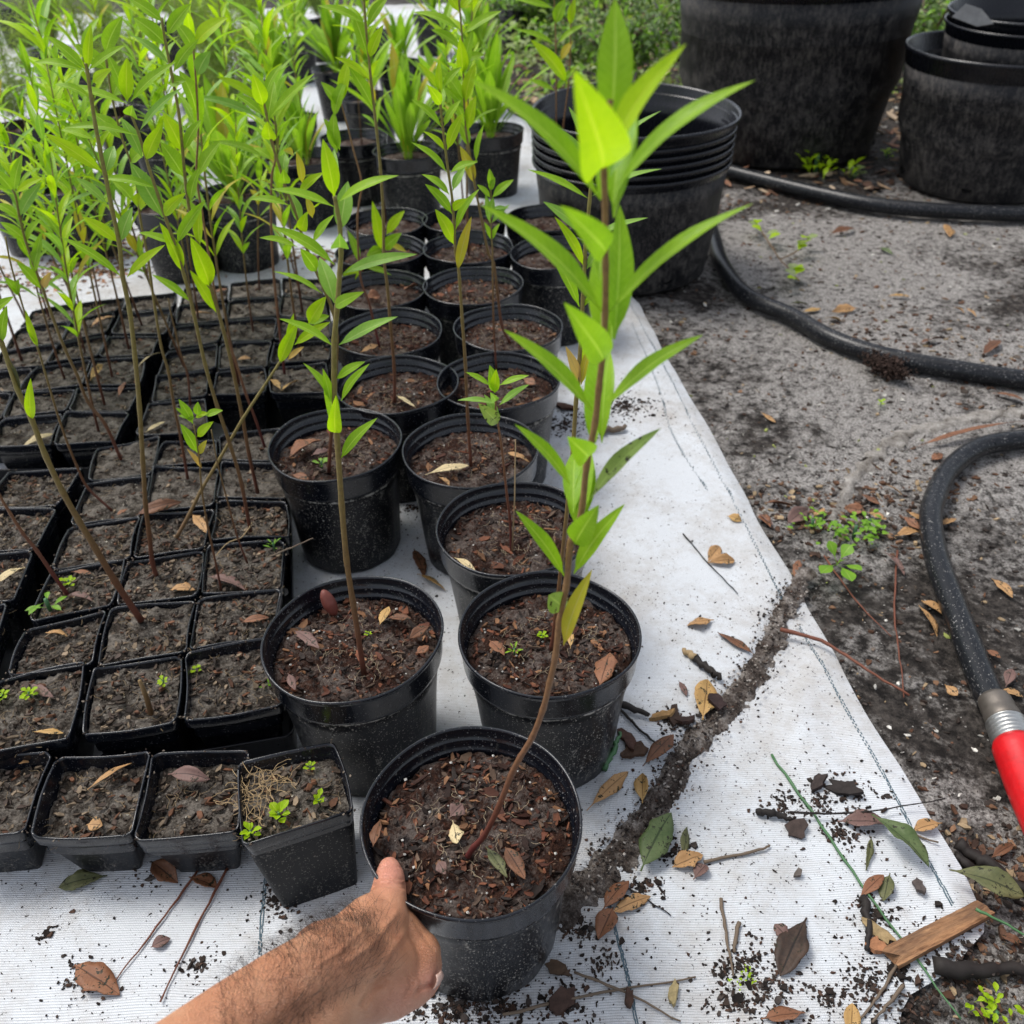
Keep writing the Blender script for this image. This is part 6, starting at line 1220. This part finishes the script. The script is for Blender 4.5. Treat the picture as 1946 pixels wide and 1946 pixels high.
# bark scraps: countable pieces by the sand line and behind the tall plant
random.seed(5)
def scrap(label, n, L, W, col, on, rz):
    p = G(n, 0); p.z = floor_z(p.x, p.y, on)+.003; mb = MB(); chip(mb, p, L, W, .0018, rz, U(-.3, .3), col, 0)
    tag(mb.build('bark_scrap', M['chip'], None, False, org=p), label, 'bark', 'bark scraps on the cloth')
for lb, n, L, W, c, on, rz in (('dark bark scrap left of the broad tan leaf', R(2, 2, 1230, 1640), .016, .009, (.05, .03, .022), 'A', 1.2), ('second dark bark scrap touching the broad tan leaf', R(2, 2, 1310, 1670), .014, .009, (.045, .025, .02), .016, .2),
    ('yellow and brown bark scrap left of the dark scraps', R(2, 2, 1140, 1630), .013, .007, (.4, .24, .1), 'A', .2), ('brown bark scrap where the broad tan leaf meets the sand line', R(2, 2, 1545, 1530), .012, .011, (.05, .03, .028), .016, 1.8),
    ('brown curled bark scrap at the foot of the front right pot', R(2, 2, 900, 1800), .02, .009, (.07, .035, .025), 'A', 1.9), ('wide brown scrap under the dark curled leaf', R(2, 2, 930, 1890), .016, .010, (.09, .05, .03), 'A', .5),
    ('black bark scrap in the crumb pile, upper', R(3, 3, 400, 210), .014, .007, (.03, .022, .02), 'B', .8), ('wide black bark scrap in the crumb pile', R(3, 3, 600, 240), .02, .009, (.03, .024, .022), 'B', -.4),
    ('brown triangular scrap at the lower crumb pile', R(3, 3, 250, 545), .013, .010, (.05, .035, .03), 'B', .3), ('grey square scrap on the clean lower cloth', R(3, 3, 265, 865), .0055, .005, (.09, .075, .065), 'B', .3),
    ('grey scrap right of the small olive pointed leaf', R(3, 3, 1145, 945), .010, .005, (.08, .065, .06), 'B', 1.5), ('orange scrap at the broken end of the board', R(3, 3, 830, 1390), .010, .007, (.3, .14, .07), 'B', .3),
    ('straw-coloured splinter at the broken end of the board', R(3, 3, 860, 1290), .017, .006, (.5, .36, .18), 'B', -.7), ('brown scrap at the bottom, on the two crossed twigs', R(2, 3, 900, 1790), .009, .005, (.09, .05, .035), 'B', 1.2),
    ('straw leaf scrap at the bottom of the cloth', R(2, 3, 1230, 1760), .014, .004, (.5, .4, .2), 'B', 1.3), ('large brown scrap at the bottom below the front pot', R(2, 3, 410, 1830), .017, .009, (.07, .04, .03), 'B', .9),
    ('brown scrap at the foot of the front pot', R(2, 3, 380, 1570), .012, .006, (.1, .06, .035), 'B', -.4), ('long bark scrap between cloth and round pots, behind the tall plant', R(2, 1, 440, 1190), .03, .010, (.09, .045, .03), 'A', -.6)):
    scrap(lb, n, L, W, c, on, rz)
# ================================================================== SMALL WEEDS
def weed(label, n, z, size, leaves=6, mt='weed', up_=.5, name='weed_seedling', wr=.38):
    p = G(n, z if z is not None else 0)
    p.z = z if z is not None else floor_z(p.x, p.y, 'g')
    root = empty(name, p, label, 'weed', 'small green weeds'); L = size/(1946*FN)*depth(p)
    mb = MB(); tube(mb, [p-Vector((0, 0, .002)), p+Vector((0, 0, L*.35))], L*.05, 5); mb.build('stem', M['bladegreen'], root, org=p)
    a0_ = U(0, 6)
    for k in range(leaves):
        a = a0_+k*2.4; el = up_*U(.5, 1.3); d = Vector((math.cos(a)*math.cos(el), math.sin(a)*math.cos(el), math.sin(el))); h = p+Vector((0, 0, L*.33*k/leaves))
        if leaves > 20: h = p+Vector((random.gauss(0, L*.33), random.gauss(0, L*.28), U(0, L*.3)))
        mb = MB(); l = L*U(.35, .6)*(.6 if leaves > 20 else 1); leaf(mb, h, h+d*l, l*wr, Vector((0, 0, 1)), sag=.08, nl=7, shape=.6, pet=.25); mb.build('leaf', M[mt], root, org=p)
random.seed(21)
for a in [('two-leaved green seedling in the near tray left column', S2(285, 175), .095, 62, 5, 'weed', .1, .3), ('bright four-leaf sprout in the right front pot of the near tray', S2(1120, 532), .086, 20, 6, 'bright', .4, .7), ('bright sprout near the middle of the crooked pot', S2(1598, 1365), .1, 42, 10, 'bright', .7, .55),
          ('small sprout right of the tangled roots, crooked pot', S2(1822, 1280), .1, 30, 8, 'bright', .8, .5), ('feathery sprout at the front corner of the crooked pot', S2(1435, 1465), .1, 38, 12, 'bright', .7, .4), ('tiny sprout at the back of the crooked pot', S2(1770, 1085), .1, 22, 6, 'bright', .5, .5),
          ('yellow-green moss tuft right of the cut stub', S2(935, 598), .095, 22, 8, 'bright', .3, .5), ('moss tuft in the mossy pot centre', S2(175, 672), .095, 30, 12, 'bright', .4, .5), ('moss tuft at the left of the mossy pot', S2(20, 680), .095, 26, 10, 'bright', .4, .5), ('green blades between tray and round pot', S2(1545, 640), .08, 40, 7, 'weed', 1.0, .16),
          ('pale sprouts behind the two-leaved seedling', S2(400, 35), .095, 28, 8, 'bright', .4, .6), ('grassy sprout in the near tray right column', R(1, 2, 160, 325), .095, 36, 7, 'weed', .7, .18), ('tiny clover sprout left of the tall stem in the front right pot', R(2, 2, 268, 975), .153, 20, 9, 'bright', .6, .6),
          ('star-shaped dark green weed in the front right pot', R(2, 2, 68, 1090), .153, 32, 8, 'green', .5, .2), ('pale green sprout beside the rust leaf', R(1, 1, 510, 1575), .153, 28, 6, 'blue', .5, .5), ('small sprout beside the seed pod pot stem', R(1, 2, 855, 955), .153, 14, 7, 'bright', .5, .4),
          ('fern-like green clump at the foot of the giant tub', S5(745, 960), None, 75, 46, 'bright', .7, .4), ('small pale weed right of the fern-like clump', S5(970, 995), None, 34, 14, 'pale', .5, .6), ('weed sprout in the gap between the giant tubs', S5(1150, 880), None, 26, 9, 'bright', .5, .5),
          ('mossy bright tuft at the bottom right corner', R(3, 3, 1720, 1870), None, 60, 40, 'bright', .4, .45), ('mossy tuft on the lower cloth', R(2, 3, 1778, 1605), .01, 26, 22, 'bright', .5, .4), ('tiny sprout on pale sand near the cloth', R(3, 1, 885, 1100), None, 18, 6, 'bright', .5, .5),
          ('green clover weeds beside the cloth corner, right part', R(3, 2, 690, 200), None, 62, 40, 'weed', .35, .45), ('green clover weeds beside the cloth corner, left part', R(3, 2, 380, 130), None, 45, 26, 'weed', .35, .4), ('green clover weeds above the broad-leaved weed', R(3, 2, 800, 120), None, 45, 26, 'weed', .4, .4)]:
    weed(a[0], a[1], a[2], a[3]*1.25, a[4], a[5], a[6], wr=a[7])
def broad_weed():
    c = R(3, 2, 560, 430); p = G(c, 0); p.z = floor_z(p.x, p.y, 'g'); root = empty('broad_weed', p, 'broad-leaved light green weed between the cloth corner and the hose', 'weed', 'small green weeds')
    for t, wd in (((500, 260), 85), ((665, 290), 105), ((740, 480), 80), ((670, 560), 100), ((440, 500), 95), ((620, 400), 50)):
        q = G(R(3, 2, *t), .02); mb = MB(); leaf(mb, p+Vector((0, 0, .004)), q, wd/3.864/(1946*FN)*depth(p), Vector((0, 0, 1)), sag=.06, shape=.66, pet=.3, fold=.15); mb.build('leaf', M['weed'], root, org=p)
broad_weed()
def sprig():
    c = S5(540, 1480); p = G(c, 0); p.z = gz(p.x, p.y)+.004; root = empty('fallen_sprig', p, 'fallen sprig with round yellow-green leaves on the upper right sand', 'sprig')
    for br in ([(540, 1480), (470, 1370), (410, 1280)], [(540, 1480), (640, 1430), (700, 1360)], [(540, 1480), (600, 1540), (650, 1600)]):
        pts = [G(S5(*q), .01) for q in br]; mb = MB(); tube(mb, spline(pts, 4), .0016, 5); mb.build('stem', M['stemtan'], root, org=p)
        for k in range(5):
            a = pts[1].lerp(pts[2], k/4) if k else pts[1]; d = Vector((U(-1, 1), U(-1, 1), .3)).normalized()*.032
            mb = MB(); leaf(mb, a, a+d, .022, Vector((0, 0, 1)), shape=.55, pet=.12, fold=.1); mb.build('leaf', M['pale' if k % 2 else 'bright'], root, org=p)
sprig()
def roots_tangle():
    p = Vector((G(S2(1480, 1220), .098).x, G(S2(1480, 1220), .098).y, .102)); mb = MB(); random.seed(3)
    for _ in range(60):
        q = p+Vector((U(-.02, .018), U(-.016, .016), U(-.004, .003))); pts = [q]; dd = U(0, 6.28)
        for s in range(8): dd += U(-.7, .7); q = q+Vector((math.cos(dd)*.003, math.sin(dd)*.003, U(-.0012, .0012))); pts.append(q)
        tube(mb, pts, .00028, 4, 0, (.42, .30, .16), False)
    tag(mb.build('root_tangle', M['chip'], None, org=p), 'tangle of tan roots on the crooked square pot soil', 'roots')
roots_tangle()
# ================================================================== STUFF: crumbs, litter, ground cover
random.seed(99)
def crumbs():
    mb = MB(); cl = [(R(3, 3, 400, 330), .022, 90), (R(3, 3, 640, 250), .022, 110), (R(3, 3, 600, 560), .022, 110), (R(3, 3, 150, 350), .016, 60), (R(3, 3, 830, 1150), .016, 90), (R(3, 3, 960, 1560), .02, 110), (R(3, 3, 480, 1760), .014, 60), (R(3, 3, 780, 1650), .018, 90),
          (R(3, 3, 1400, 1400), .03, 150), (R(3, 3, 1100, 1900), .03, 120), (R(2, 3, 560, 1300), .014, 80), (R(2, 3, 1230, 700), .016, 70), (R(2, 3, 1780, 1500), .02, 80), (R(2, 3, 1600, 1580), .014, 50), (R(2, 3, 1000, 950), .02, 80), (R(2, 3, 700, 1560), .02, 50), (R(1, 3, 1500, 1870), .035, 330), (R(1, 3, 1850, 1850), .03, 160),
          (R(1, 3, 230, 1060), .018, 130), (R(0, 3, 1480, 1560), .012, 50), (R(0, 3, 380, 1330), .008, 26), (R(0, 3, 620, 1650), .016, 60), (R(2, 1, 880, 1180), .03, 330), (R(2, 1, 440, 1300), .04, 260), (R(2, 2, 1290, 1680), .018, 110), (R(2, 3, 450, 1800), .02, 120), (R(3, 3, 0, 1680), .03, 110), (R(2, 3, 1700, 1800), .03, 120), (R(0, 3, 1170, 870), .016, 40), (R(1, 1, 1200, 1932), .03, 120)]
    pal = [(.025, .018, .015), (.04, .028, .022), (.018, .014, .012), (.07, .04, .028), (.05, .04, .035)]
    def one(x, y, s):
        z = cz(x, y, .009) if x < polyx(eA, y) else cz(x, y, .004)
        chip(mb, Vector((x, y, z+s*.25)), s, s*U(.35, .9), s*U(.15, .4), U(0, 6.28), U(-.4, .4), random.choice(pal))
    for n, sp_, k in cl:
        c = G(n, 0)
        for _ in range(int(k*1.5)):
            r = abs(random.gauss(0, sp_)); a = U(0, 6.28); one(c.x+r*math.cos(a), c.y+r*math.sin(a)*.8, U(.0006, .0026)*(1.9 if rnd() < .07 else 1))
    for _ in range(3600):
        y = .2+1.25*rnd()**1.8; x = U(-.62, min(polyx(edgeB, y) if y < cornerY else 9, 9) if y < cornerY else polyx(eA, y)); one(x, y, U(.0004, .0017)*(1.8 if rnd() < .05 else 1))
    for _ in range(1500):   # along the sand line
        i = rnd(); p = ridge[int(i*7)].lerp(ridge[min(7, int(i*7)+1)], rnd()); x, y = p.x+random.gauss(0, .013), p.y+random.gauss(0, .009); s = U(.0005, .0022)
        chip(mb, Vector((x, y, max(cz(x, y, .009), .0095)+.001)), s, s*U(.4, .9), s*.3, U(0, 6.28), U(-.3, .3), random.choice(pal+[(.26, .23, .20), (.14, .12, .10), (.34, .31, .28), (.10, .08, .065)]))
    tag(mb.build('soil_crumbs', M['crumb'], None, False), 'dark soil crumbs scattered over the white cloth', 'soil crumbs', kind='stuff')
crumbs()
def litter():
    mb = MB(); pal = [(.05, .03, .022), (.11, .055, .032), (.17, .095, .055), (.34, .25, .15), (.03, .022, .018), (.10, .08, .065), (.13, .07, .045), (.05, .04, .035), (.07, .055, .045)]
    dens = [(R(3, 1, 1000, 1700), .06, 260), (R(3, 1, 300, 1850), .05, 220), (R(3, 2, 700, 60), .05, 220), (R(3, 1, 1600, 750), .10, 220), (S5(1100, 1050), .16, 240), (R(3, 3, 1700, 700), .035, 260), (R(3, 3, 1800, 1500), .04, 300), (R(2, 1, 1150, 600), .05, 110), (S5(300, 1150), .08, 130), (R(3, 1, 900, 500), .08, 160)]
    def one(x, y, s, c=None):
        chip(mb, Vector((x, y, gz(x, y)+s*.2)), s, s*U(.2, .8), s*U(.08, .3), U(0, 6.28), U(-.4, .4), c or random.choice(pal))
    for n, sp_, k in dens:
        c = G(n, 0)
        for _ in range(k): one(c.x+random.gauss(0, sp_), c.y+random.gauss(0, sp_*.8), U(.0012, .007))
    for _ in range(9500):
        y = .25+3.2*rnd()**1.5; xe = polyx(eA, y) if y > cornerY else polyx(edgeB, y); x = xe+.004+(1.1+y*.75-xe)*rnd()**1.1
        q = rnd(); one(x, y, U(.0008, .004)*(1+y*.35), (.55, .53, .48) if q < .10 else (.30, .34, .10) if q < .13 else None)
    # brown litter lying on the far cloth between trays and back pots
    for n, sp_, k in ((S1(420, 140), .05, 300), (S3(900, 1450), .09, 350), (S3(1650, 1480), .07, 300), (S1(200, 230), .05, 120), (S3(380, 150), .12, 150), (S4(500, 1200), .05, 100), (S3(300, 430), .1, 100)):
        c = G(n, 0)
        for _ in range(k): x, y = c.x+random.gauss(0, sp_*1.8), c.y+random.gauss(0, sp_*.6); chip(mb, Vector((x, y, .012)), U(.003, .013), U(.002, .006), .001, U(0, 6.28), U(-.3, .3), random.choice(pal[:4]+[(.32, .15, .08)]))
    tag(mb.build('ground_litter', M['crumb'], None, False), 'bark bits, leaf scraps and white grit strewn over the soil', 'litter', kind='stuff')
litter()
def cover():
    mb = MB(); nb = MB()
    for _ in range(10500):
        y = 2.75+4.8*rnd()**.9; x0 = polyx(eA, y)+.05; x = x0+rnd()*(2.9+(y-2.7)*.5-x0) if rnd() < .4 else x0+U(0, 1.5)
        if y < 3.35 and x > .62: continue
        cl_ = noise.noise(Vector((x*2.2, y*2.2, 9)))
        if cl_ < -.08 and rnd() < .7: continue
        h = U(.0, .24)*max(.2, .5+cl_*2); p = Vector((x, y, gz(x, y)+h)); a = U(0, 6.28); el = U(-.3, .9); l = U(.018, .048); d = Vector((math.cos(a)*math.cos(el), math.sin(a)*math.cos(el), math.sin(el)))
        leaf(mb, p, p+d*l, l*.6, Vector((U(-.4, .4), U(-.6, .2), 1)), nl=4, shape=.5, pet=.1, m=random.choice((0, 0, 1, 2)))
    for _ in range(4200):
        y = 2.4+4.2*rnd(); x0 = polyx(eA, y)+.03; x = x0+rnd()*2.6; L = U(.01, .035); chip(nb, Vector((x, y, gz(x, y)+U(.002, .012))), L, L*U(.3, .5), .0008, U(0, 6.28), U(-.4, .4), random.choice([(.30, .17, .09), (.42, .28, .17), (.16, .09, .06), (.5, .38, .26), (.25, .12, .07)]))
    tag(mb.build('ground_cover', [M['pale'], M['weed'], M['fern']]), 'pale green low leaves covering the litter bank behind', 'ground cover', kind='stuff')
    tag(nb.build('leaf_litter', M['chip'], None, False), 'brown dead leaves carpeting the litter bank behind', 'leaf litter', kind='stuff')
cover()
M['shrub'] = mat_leaf('dark_shrub_leaf', (.045, .09, .02), (.10, .17, .035), (.12, .18, .06), .3)
def shrub(pos, r_, h_, label, seed, nl=1700):
    random.seed(seed); root = empty('shrub', pos, label, 'shrub', 'low shrubs behind the tubs'); br = []
    for k in range(9):
        a = U(0, 6.28); tip = Vector((math.cos(a)*r_*U(.4, .95), math.sin(a)*r_*U(.4, .95), h_*U(.5, 1))); pts = [tip*t+Vector((U(-.01, .01), U(-.01, .01), .05*math.sin(3*t))) for t in (0, .3, .6, 1)]; br.append(pts)
        mb = MB(); tube(mb, spline(pts, 3), .005, 5); mb.build('branch', M['greystick'], root)
    mb = MB()
    for _ in range(nl):
        b = random.choice(br); t = U(.25, 1); i = min(2, int(t*3)); p = b[i].lerp(b[i+1], t*3-i)+Vector((random.gauss(0, r_*.13), random.gauss(0, r_*.13), random.gauss(0, h_*.1)))
        d = Vector((U(-1, 1), U(-1, 1), U(-.4, .8))).normalized()*U(.018, .045); leaf(mb, p, p+d, d.length*.42, Vector((U(-.5, .5), U(-.5, .5), 1)), nl=4, m=random.choice((0, 0, 0, 1)))
    mb.build('foliage', [M['shrub'], M['weed']], root)
for i, (x, y, r_, h_, lb) in enumerate(((.42, 3.7, .34, .30, 'dark low shrub just behind the nested tub stack'), (.16, 4.7, .34, .30, 'low shrub at the top, left of the bare branch'), (.95, 4.5, .45, .42, 'shrub hidden mostly behind the giant dusty tub'), (1.55, 3.6, .38, .36, 'yellow-green shrub showing between the two giant tubs'), (.62, 5.7, .5, .40, 'far shrub at the top edge above the tub stack'), (2.2, 3.5, .4, .4, 'shrub behind the right edge tub'))):
    shrub((x, y, -.01), r_, h_, lb, 700+i)
stick('bare_branch', 'dark bare branch rising from the litter bank beside the giant tub', 'branch', [R(2, 0, 1270, 460), R(2, 0, 1215, 300), R(2, 0, 1130, 130), R(2, 0, 1080, -60)], .010, M['blackstick'], z=.12)
# ================================================================== ARM AND HAND
def arm():
    H = lambda x, y: R(1, 3, x, y)
    mb = MB(); S_ = []
    def sph(n, wd, rz): S_.append((AW(H(*n), wd), rz/3.864/(1946*FN)*wd))
    def chain(lst, k=8):
        for (a, b) in zip(lst, lst[1:]):
            for i in range(k+1):
                t = i/k; sph((a[0][0]+(b[0][0]-a[0][0])*t, a[0][1]+(b[0][1]-a[0][1])*t), a[1]+(b[1]-a[1])*t, a[2]+(b[2]-a[2])*t)
    chain([((1003, 785), .640, 80), ((1006, 860), .634, 112), ((1000, 950), .624, 130), ((985, 1060), .610, 150), ((960, 1180), .598, 185), ((860, 1330), .583, 225)])     # index finger into the back of the hand
    chain([((985, 1090), .612, 160), ((860, 1190), .594, 200), ((700, 1370), .572, 235), ((520, 1450), .548, 262)])   # back of hand, upper edge
    chain([((1070, 1250), .606, 165), ((1180, 1420), .606, 185), ((1215, 1500), .606, 180)])                    # thumb web to knuckle
    chain([((1215, 1420), .604, 172), ((1150, 1600), .594, 205), ((1000, 1690), .578, 205), ((800, 1650), .560, 235)])   # thenar
    chain([((1245, 1520), .606, 140), ((1300, 1600), .600, 92), ((1262, 1665), .596, 88), ((1180, 1720), .594, 100)])     # thumb end folded back
    chain([((860, 1330), .583, 225), ((980, 1500), .586, 240), ((800, 1480), .566, 270)])
    chain([((800, 1480), .566, 262), ((640, 1480), .548, 285), ((470, 1560), .528, 300), ((200, 1720), .500, 310), ((-150, 1960), .470, 330), ((-600, 2280), .440, 350), ((-1300, 2800), .40, 380)])
    chain([((960, 1700), .575, 200), ((780, 1720), .553, 225), ((640, 1760), .535, 240), ((430, 1930), .508, 270), ((120, 2180), .478, 320), ((-350, 2560), .448, 350), ((-1000, 3100), .40, 380)])
    # three fingers curled under the palm, outside the pot rim
    for dx, dy, dw, rr in ((0, 0, 0, 96), (-130, 60, -.004, 94), (-250, 130, -.010, 86)):
        chain([((1010+dx, 1380+dy), .612+dw, rr+22), ((1090+dx, 1500+dy), .645+dw, rr), ((1010+dx, 1640+dy), .650+dw, rr-6), ((900+dx, 1640+dy), .628+dw, rr-10)], 6)
    bm = bmesh.new()
    for p, r in S_: bmesh.ops.create_icosphere(bm, subdivisions=3, radius=r, matrix=Matrix.Translation(p))
    me = bpy.data.meshes.new('tmp'); bm.to_mesh(me); bm.free(); o = bpy.data.objects.new('tmp', me); COL.objects.link(o)
    rm = o.modifiers.new('r', 'REMESH'); rm.mode = 'VOXEL'; rm.voxel_size = .0010
    sm = o.modifiers.new('s', 'SMOOTH'); sm.factor = .5; sm.iterations = 34
    dg = bpy.context.evaluated_depsgraph_get(); me2 = bpy.data.meshes.new_from_object(o.evaluated_get(dg)); bpy.data.objects.remove(o)
    # creases, tendons, veins: small real relief along lines seen on the hand
    n = len(me2.vertices); co = np.zeros(n*3); me2.vertices.foreach_get('co', co); co = co.reshape(-1, 3); no = np.zeros(n*3); me2.vertices.foreach_get('normal', no); no = no.reshape(-1, 3)
    d = co-np.array(CAM); wv = d@np.array(fw); px = (.5+FN*(d@np.array(rt))/wv)*1946; py = (.5-FN*(d@np.array(up))/wv)*1946
    X = (px-480)*3.864; Y = (py-1446)*3.864; facing = (np.einsum('ij,ij->i', no, -d/np.linalg.norm(d, axis=1)[:, None]) > 0)
    def line(pts, amp, wd):
        best = np.full(n, 1e9)
        for (x0, y0), (x1, y1) in zip(pts, pts[1:]):
            vx, vy = x1-x0, y1-y0; t = np.clip(((X-x0)*vx+(Y-y0)*vy)/(vx*vx+vy*vy), 0, 1); best = np.minimum(best, np.hypot(X-x0-t*vx, Y-y0-t*vy))
        return amp*np.exp(-(best/wd)**2)*facing
    h = np.zeros(n)
    for L, a_, w_ in (([(880, 905), (960, 885), (1060, 890), (1130, 905)], -.0010, 15), ([(865, 930), (960, 908), (1060, 915), (1135, 935)], -.0009, 14), ([(900, 862), (1000, 848), (1100, 868)], -.0007, 12), ([(920, 780), (1000, 765), (1085, 780)], -.0004, 8),
                      ([(1240, 1680), (1330, 1640), (1380, 1560)], -.0016, 18), ([(1210, 1560), (1250, 1640), (1200, 1720)], -.0007, 14), ([(1130, 1550), (1170, 1650), (1120, 1740)], -.0006, 14), ([(820, 1780), (900, 1660), (1000, 1600)], -.0014, 26), ([(1050, 1120), (900, 1330), (700, 1480)], .0008, 26),
                      ([(1120, 1250), (980, 1450), (860, 1600)], .0007, 30), ([(800, 1250), (640, 1400), (480, 1500)], .0006, 20), ([(1185, 1170), (1240, 1260), (1330, 1380)], -.0005, 16)):
        h += line(L, a_, w_)
    co = co+no*(h*1.5)[:, None]; me2.vertices.foreach_set('co', co.ravel()); me2.update()
    me2.polygons.foreach_set('use_smooth', [True]*len(me2.polygons))
    tint = np.ones((n, 4)); pk = np.exp(-((X-1010)**2+(Y-790)**2)/150.**2)+.8*np.exp(-((X-1330)**2+(Y-1620)**2)/110.**2)+.5*np.exp(-((X-1100)**2+(Y-1780)**2)/170.**2)
    pk = np.clip(pk, 0, 1); tint[:, 0] = 1+.22*pk; tint[:, 1] = 1+.18*pk; tint[:, 2] = 1+.55*pk
    va = me2.color_attributes.new('Tint', 'FLOAT_COLOR', 'POINT'); va.data.foreach_set('color', tint.ravel())
    m = Mat('tanned_skin', .42, .5); a = m.noise(38, 5, .6); b = m.noise(420, 6, .7); c = m.noise(12, 2)
    col = m.ramp(m.math('ADD', m.math('MULTIPLY', a, .6), m.math('MULTIPLY', c, .4)), [(.32, (.38, .155, .080)), (.5, (.52, .24, .13)), (.68, (.63, .34, .20))])
    v = m.n('ShaderNodeTexVoronoi'); v.inputs['Scale'].default_value = 620; v.feature = 'DISTANCE_TO_EDGE'; m.l(m.tc.outputs['Object'], v.inputs['Vector'])
    vc = m.n('ShaderNodeVertexColor', layer_name='Tint'); m.color(m.mix(1., col, vc.outputs[0], 'MULTIPLY')); m.b.inputs['Subsurface Weight'].default_value = .12; m.b.inputs['Subsurface Radius'].default_value = (.008, .003, .0015); m.b.inputs['Subsurface Scale'].default_value = .5
    m.bump(m.math('ADD', m.math('MULTIPLY', b, .5), m.math('MULTIPLY', m.ramp(v.outputs[0], [(0, B3(0)), (.12, B3(1))]), .6)), .9, .0007)
    base_ = AW(H(700, 1500), .55); me2.transform(Matrix.Translation(-base_))
    me2.materials.clear(); me2.materials.append(m.m)
    root = bpy.data.objects.new('person', me2); root.location = base_; link(root)
    tag(root, "hairy tanned forearm and hand, forefinger pointing into the front pot", 'person')
    # hair
    P_ = [(Vector(co[i]), Vector(no[i]), X[i], Y[i]) for i in np.random.RandomState(4).permutation(n)[:42000]]
    mb = MB(); random.seed(8); cnt = 0; axis = (AW(H(980, 1150), .6)-AW(H(200, 1700), .5)).normalized()
    for p, q, x, y in P_:
        # hair grows on the back of hand and forearm, none on finger tip, thumb and palm side
        s_ = (x-0)*.81-(y-1900)*.59   # distance along the arm
        edge = (x-480)*.54+(y-1160)*.84
        dens = 0
        if s_ < 1130 and edge < 640: dens = .9
        if 900 < s_ < 1260 and edge < 420: dens = max(dens, .45)
        if s_ > 1260 or x > 1180: dens = 0
        if edge > 480 and s_ > 620: dens *= .35
        dens *= .35+.65*(noise.noise(p*60)+.5)
        if y > 2100 or x < -250: continue
        if (p-CAM).normalized().dot(q) > .05: continue
        if rnd() > dens*.40: continue
        side_ = axis.cross(q).normalized(); t = (-axis*.15+side_*U(-.9, -.1)+Vector((0, 0, 0))+axis*U(-.2, .8)).normalized(); t = (t-q*t.dot(q)).normalized()
        Lh = U(.006, .019); cur = U(-.9, .9); pts = []; rs = []
        for k in range(6):
            f = k/5; ang = cur*f*1.6; dd = t*math.cos(ang)+q.cross(t)*math.sin(ang)
            pts.append(p+dd*Lh*f*.9+q*(Lh*.42*math.sin(f*2.2))); rs.append(.00008*(1-.75*f))
        tube(mb, pts, rs, 3, 0, (1, 1, 1), False); cnt += 1
    hm = simple('dark_arm_hair', (.022, .014, .010), .45, .4)
    hair = mb.build('arm_hair', hm, root, org=base_)
    # thumbnail seen edge-on
    nb = MB(); c0 = AW(H(1362, 1610), .588); ex = (AW(H(1372, 1545), .590)-AW(H(1345, 1665), .588)); ey = rt*.002+fw*.004
    vs = []; uv = []
    for i in range(7):
        for k in range(5):
            s = i/6-.5; u = k/4-.5; vs.append(c0+ex*s*.95+ey*u*2*(1-abs(s)**2*1.2)-fw*(.0012*(1-4*u*u))+rt*(.0022*(1-4*s*s)-.0008))
    nb.add(vs, [(i*5+k, i*5+k+1, i*5+k+6, i*5+k+5) for i in range(6) for k in range(4)])
    nm_ = simple('nail', (.62, .42, .34), .3, .5); nail = nb.build('thumbnail', nm_, root, org=base_); md = nail.modifiers.new('t', 'SOLIDIFY'); md.thickness = .0006
    print('hairs', cnt)
arm()
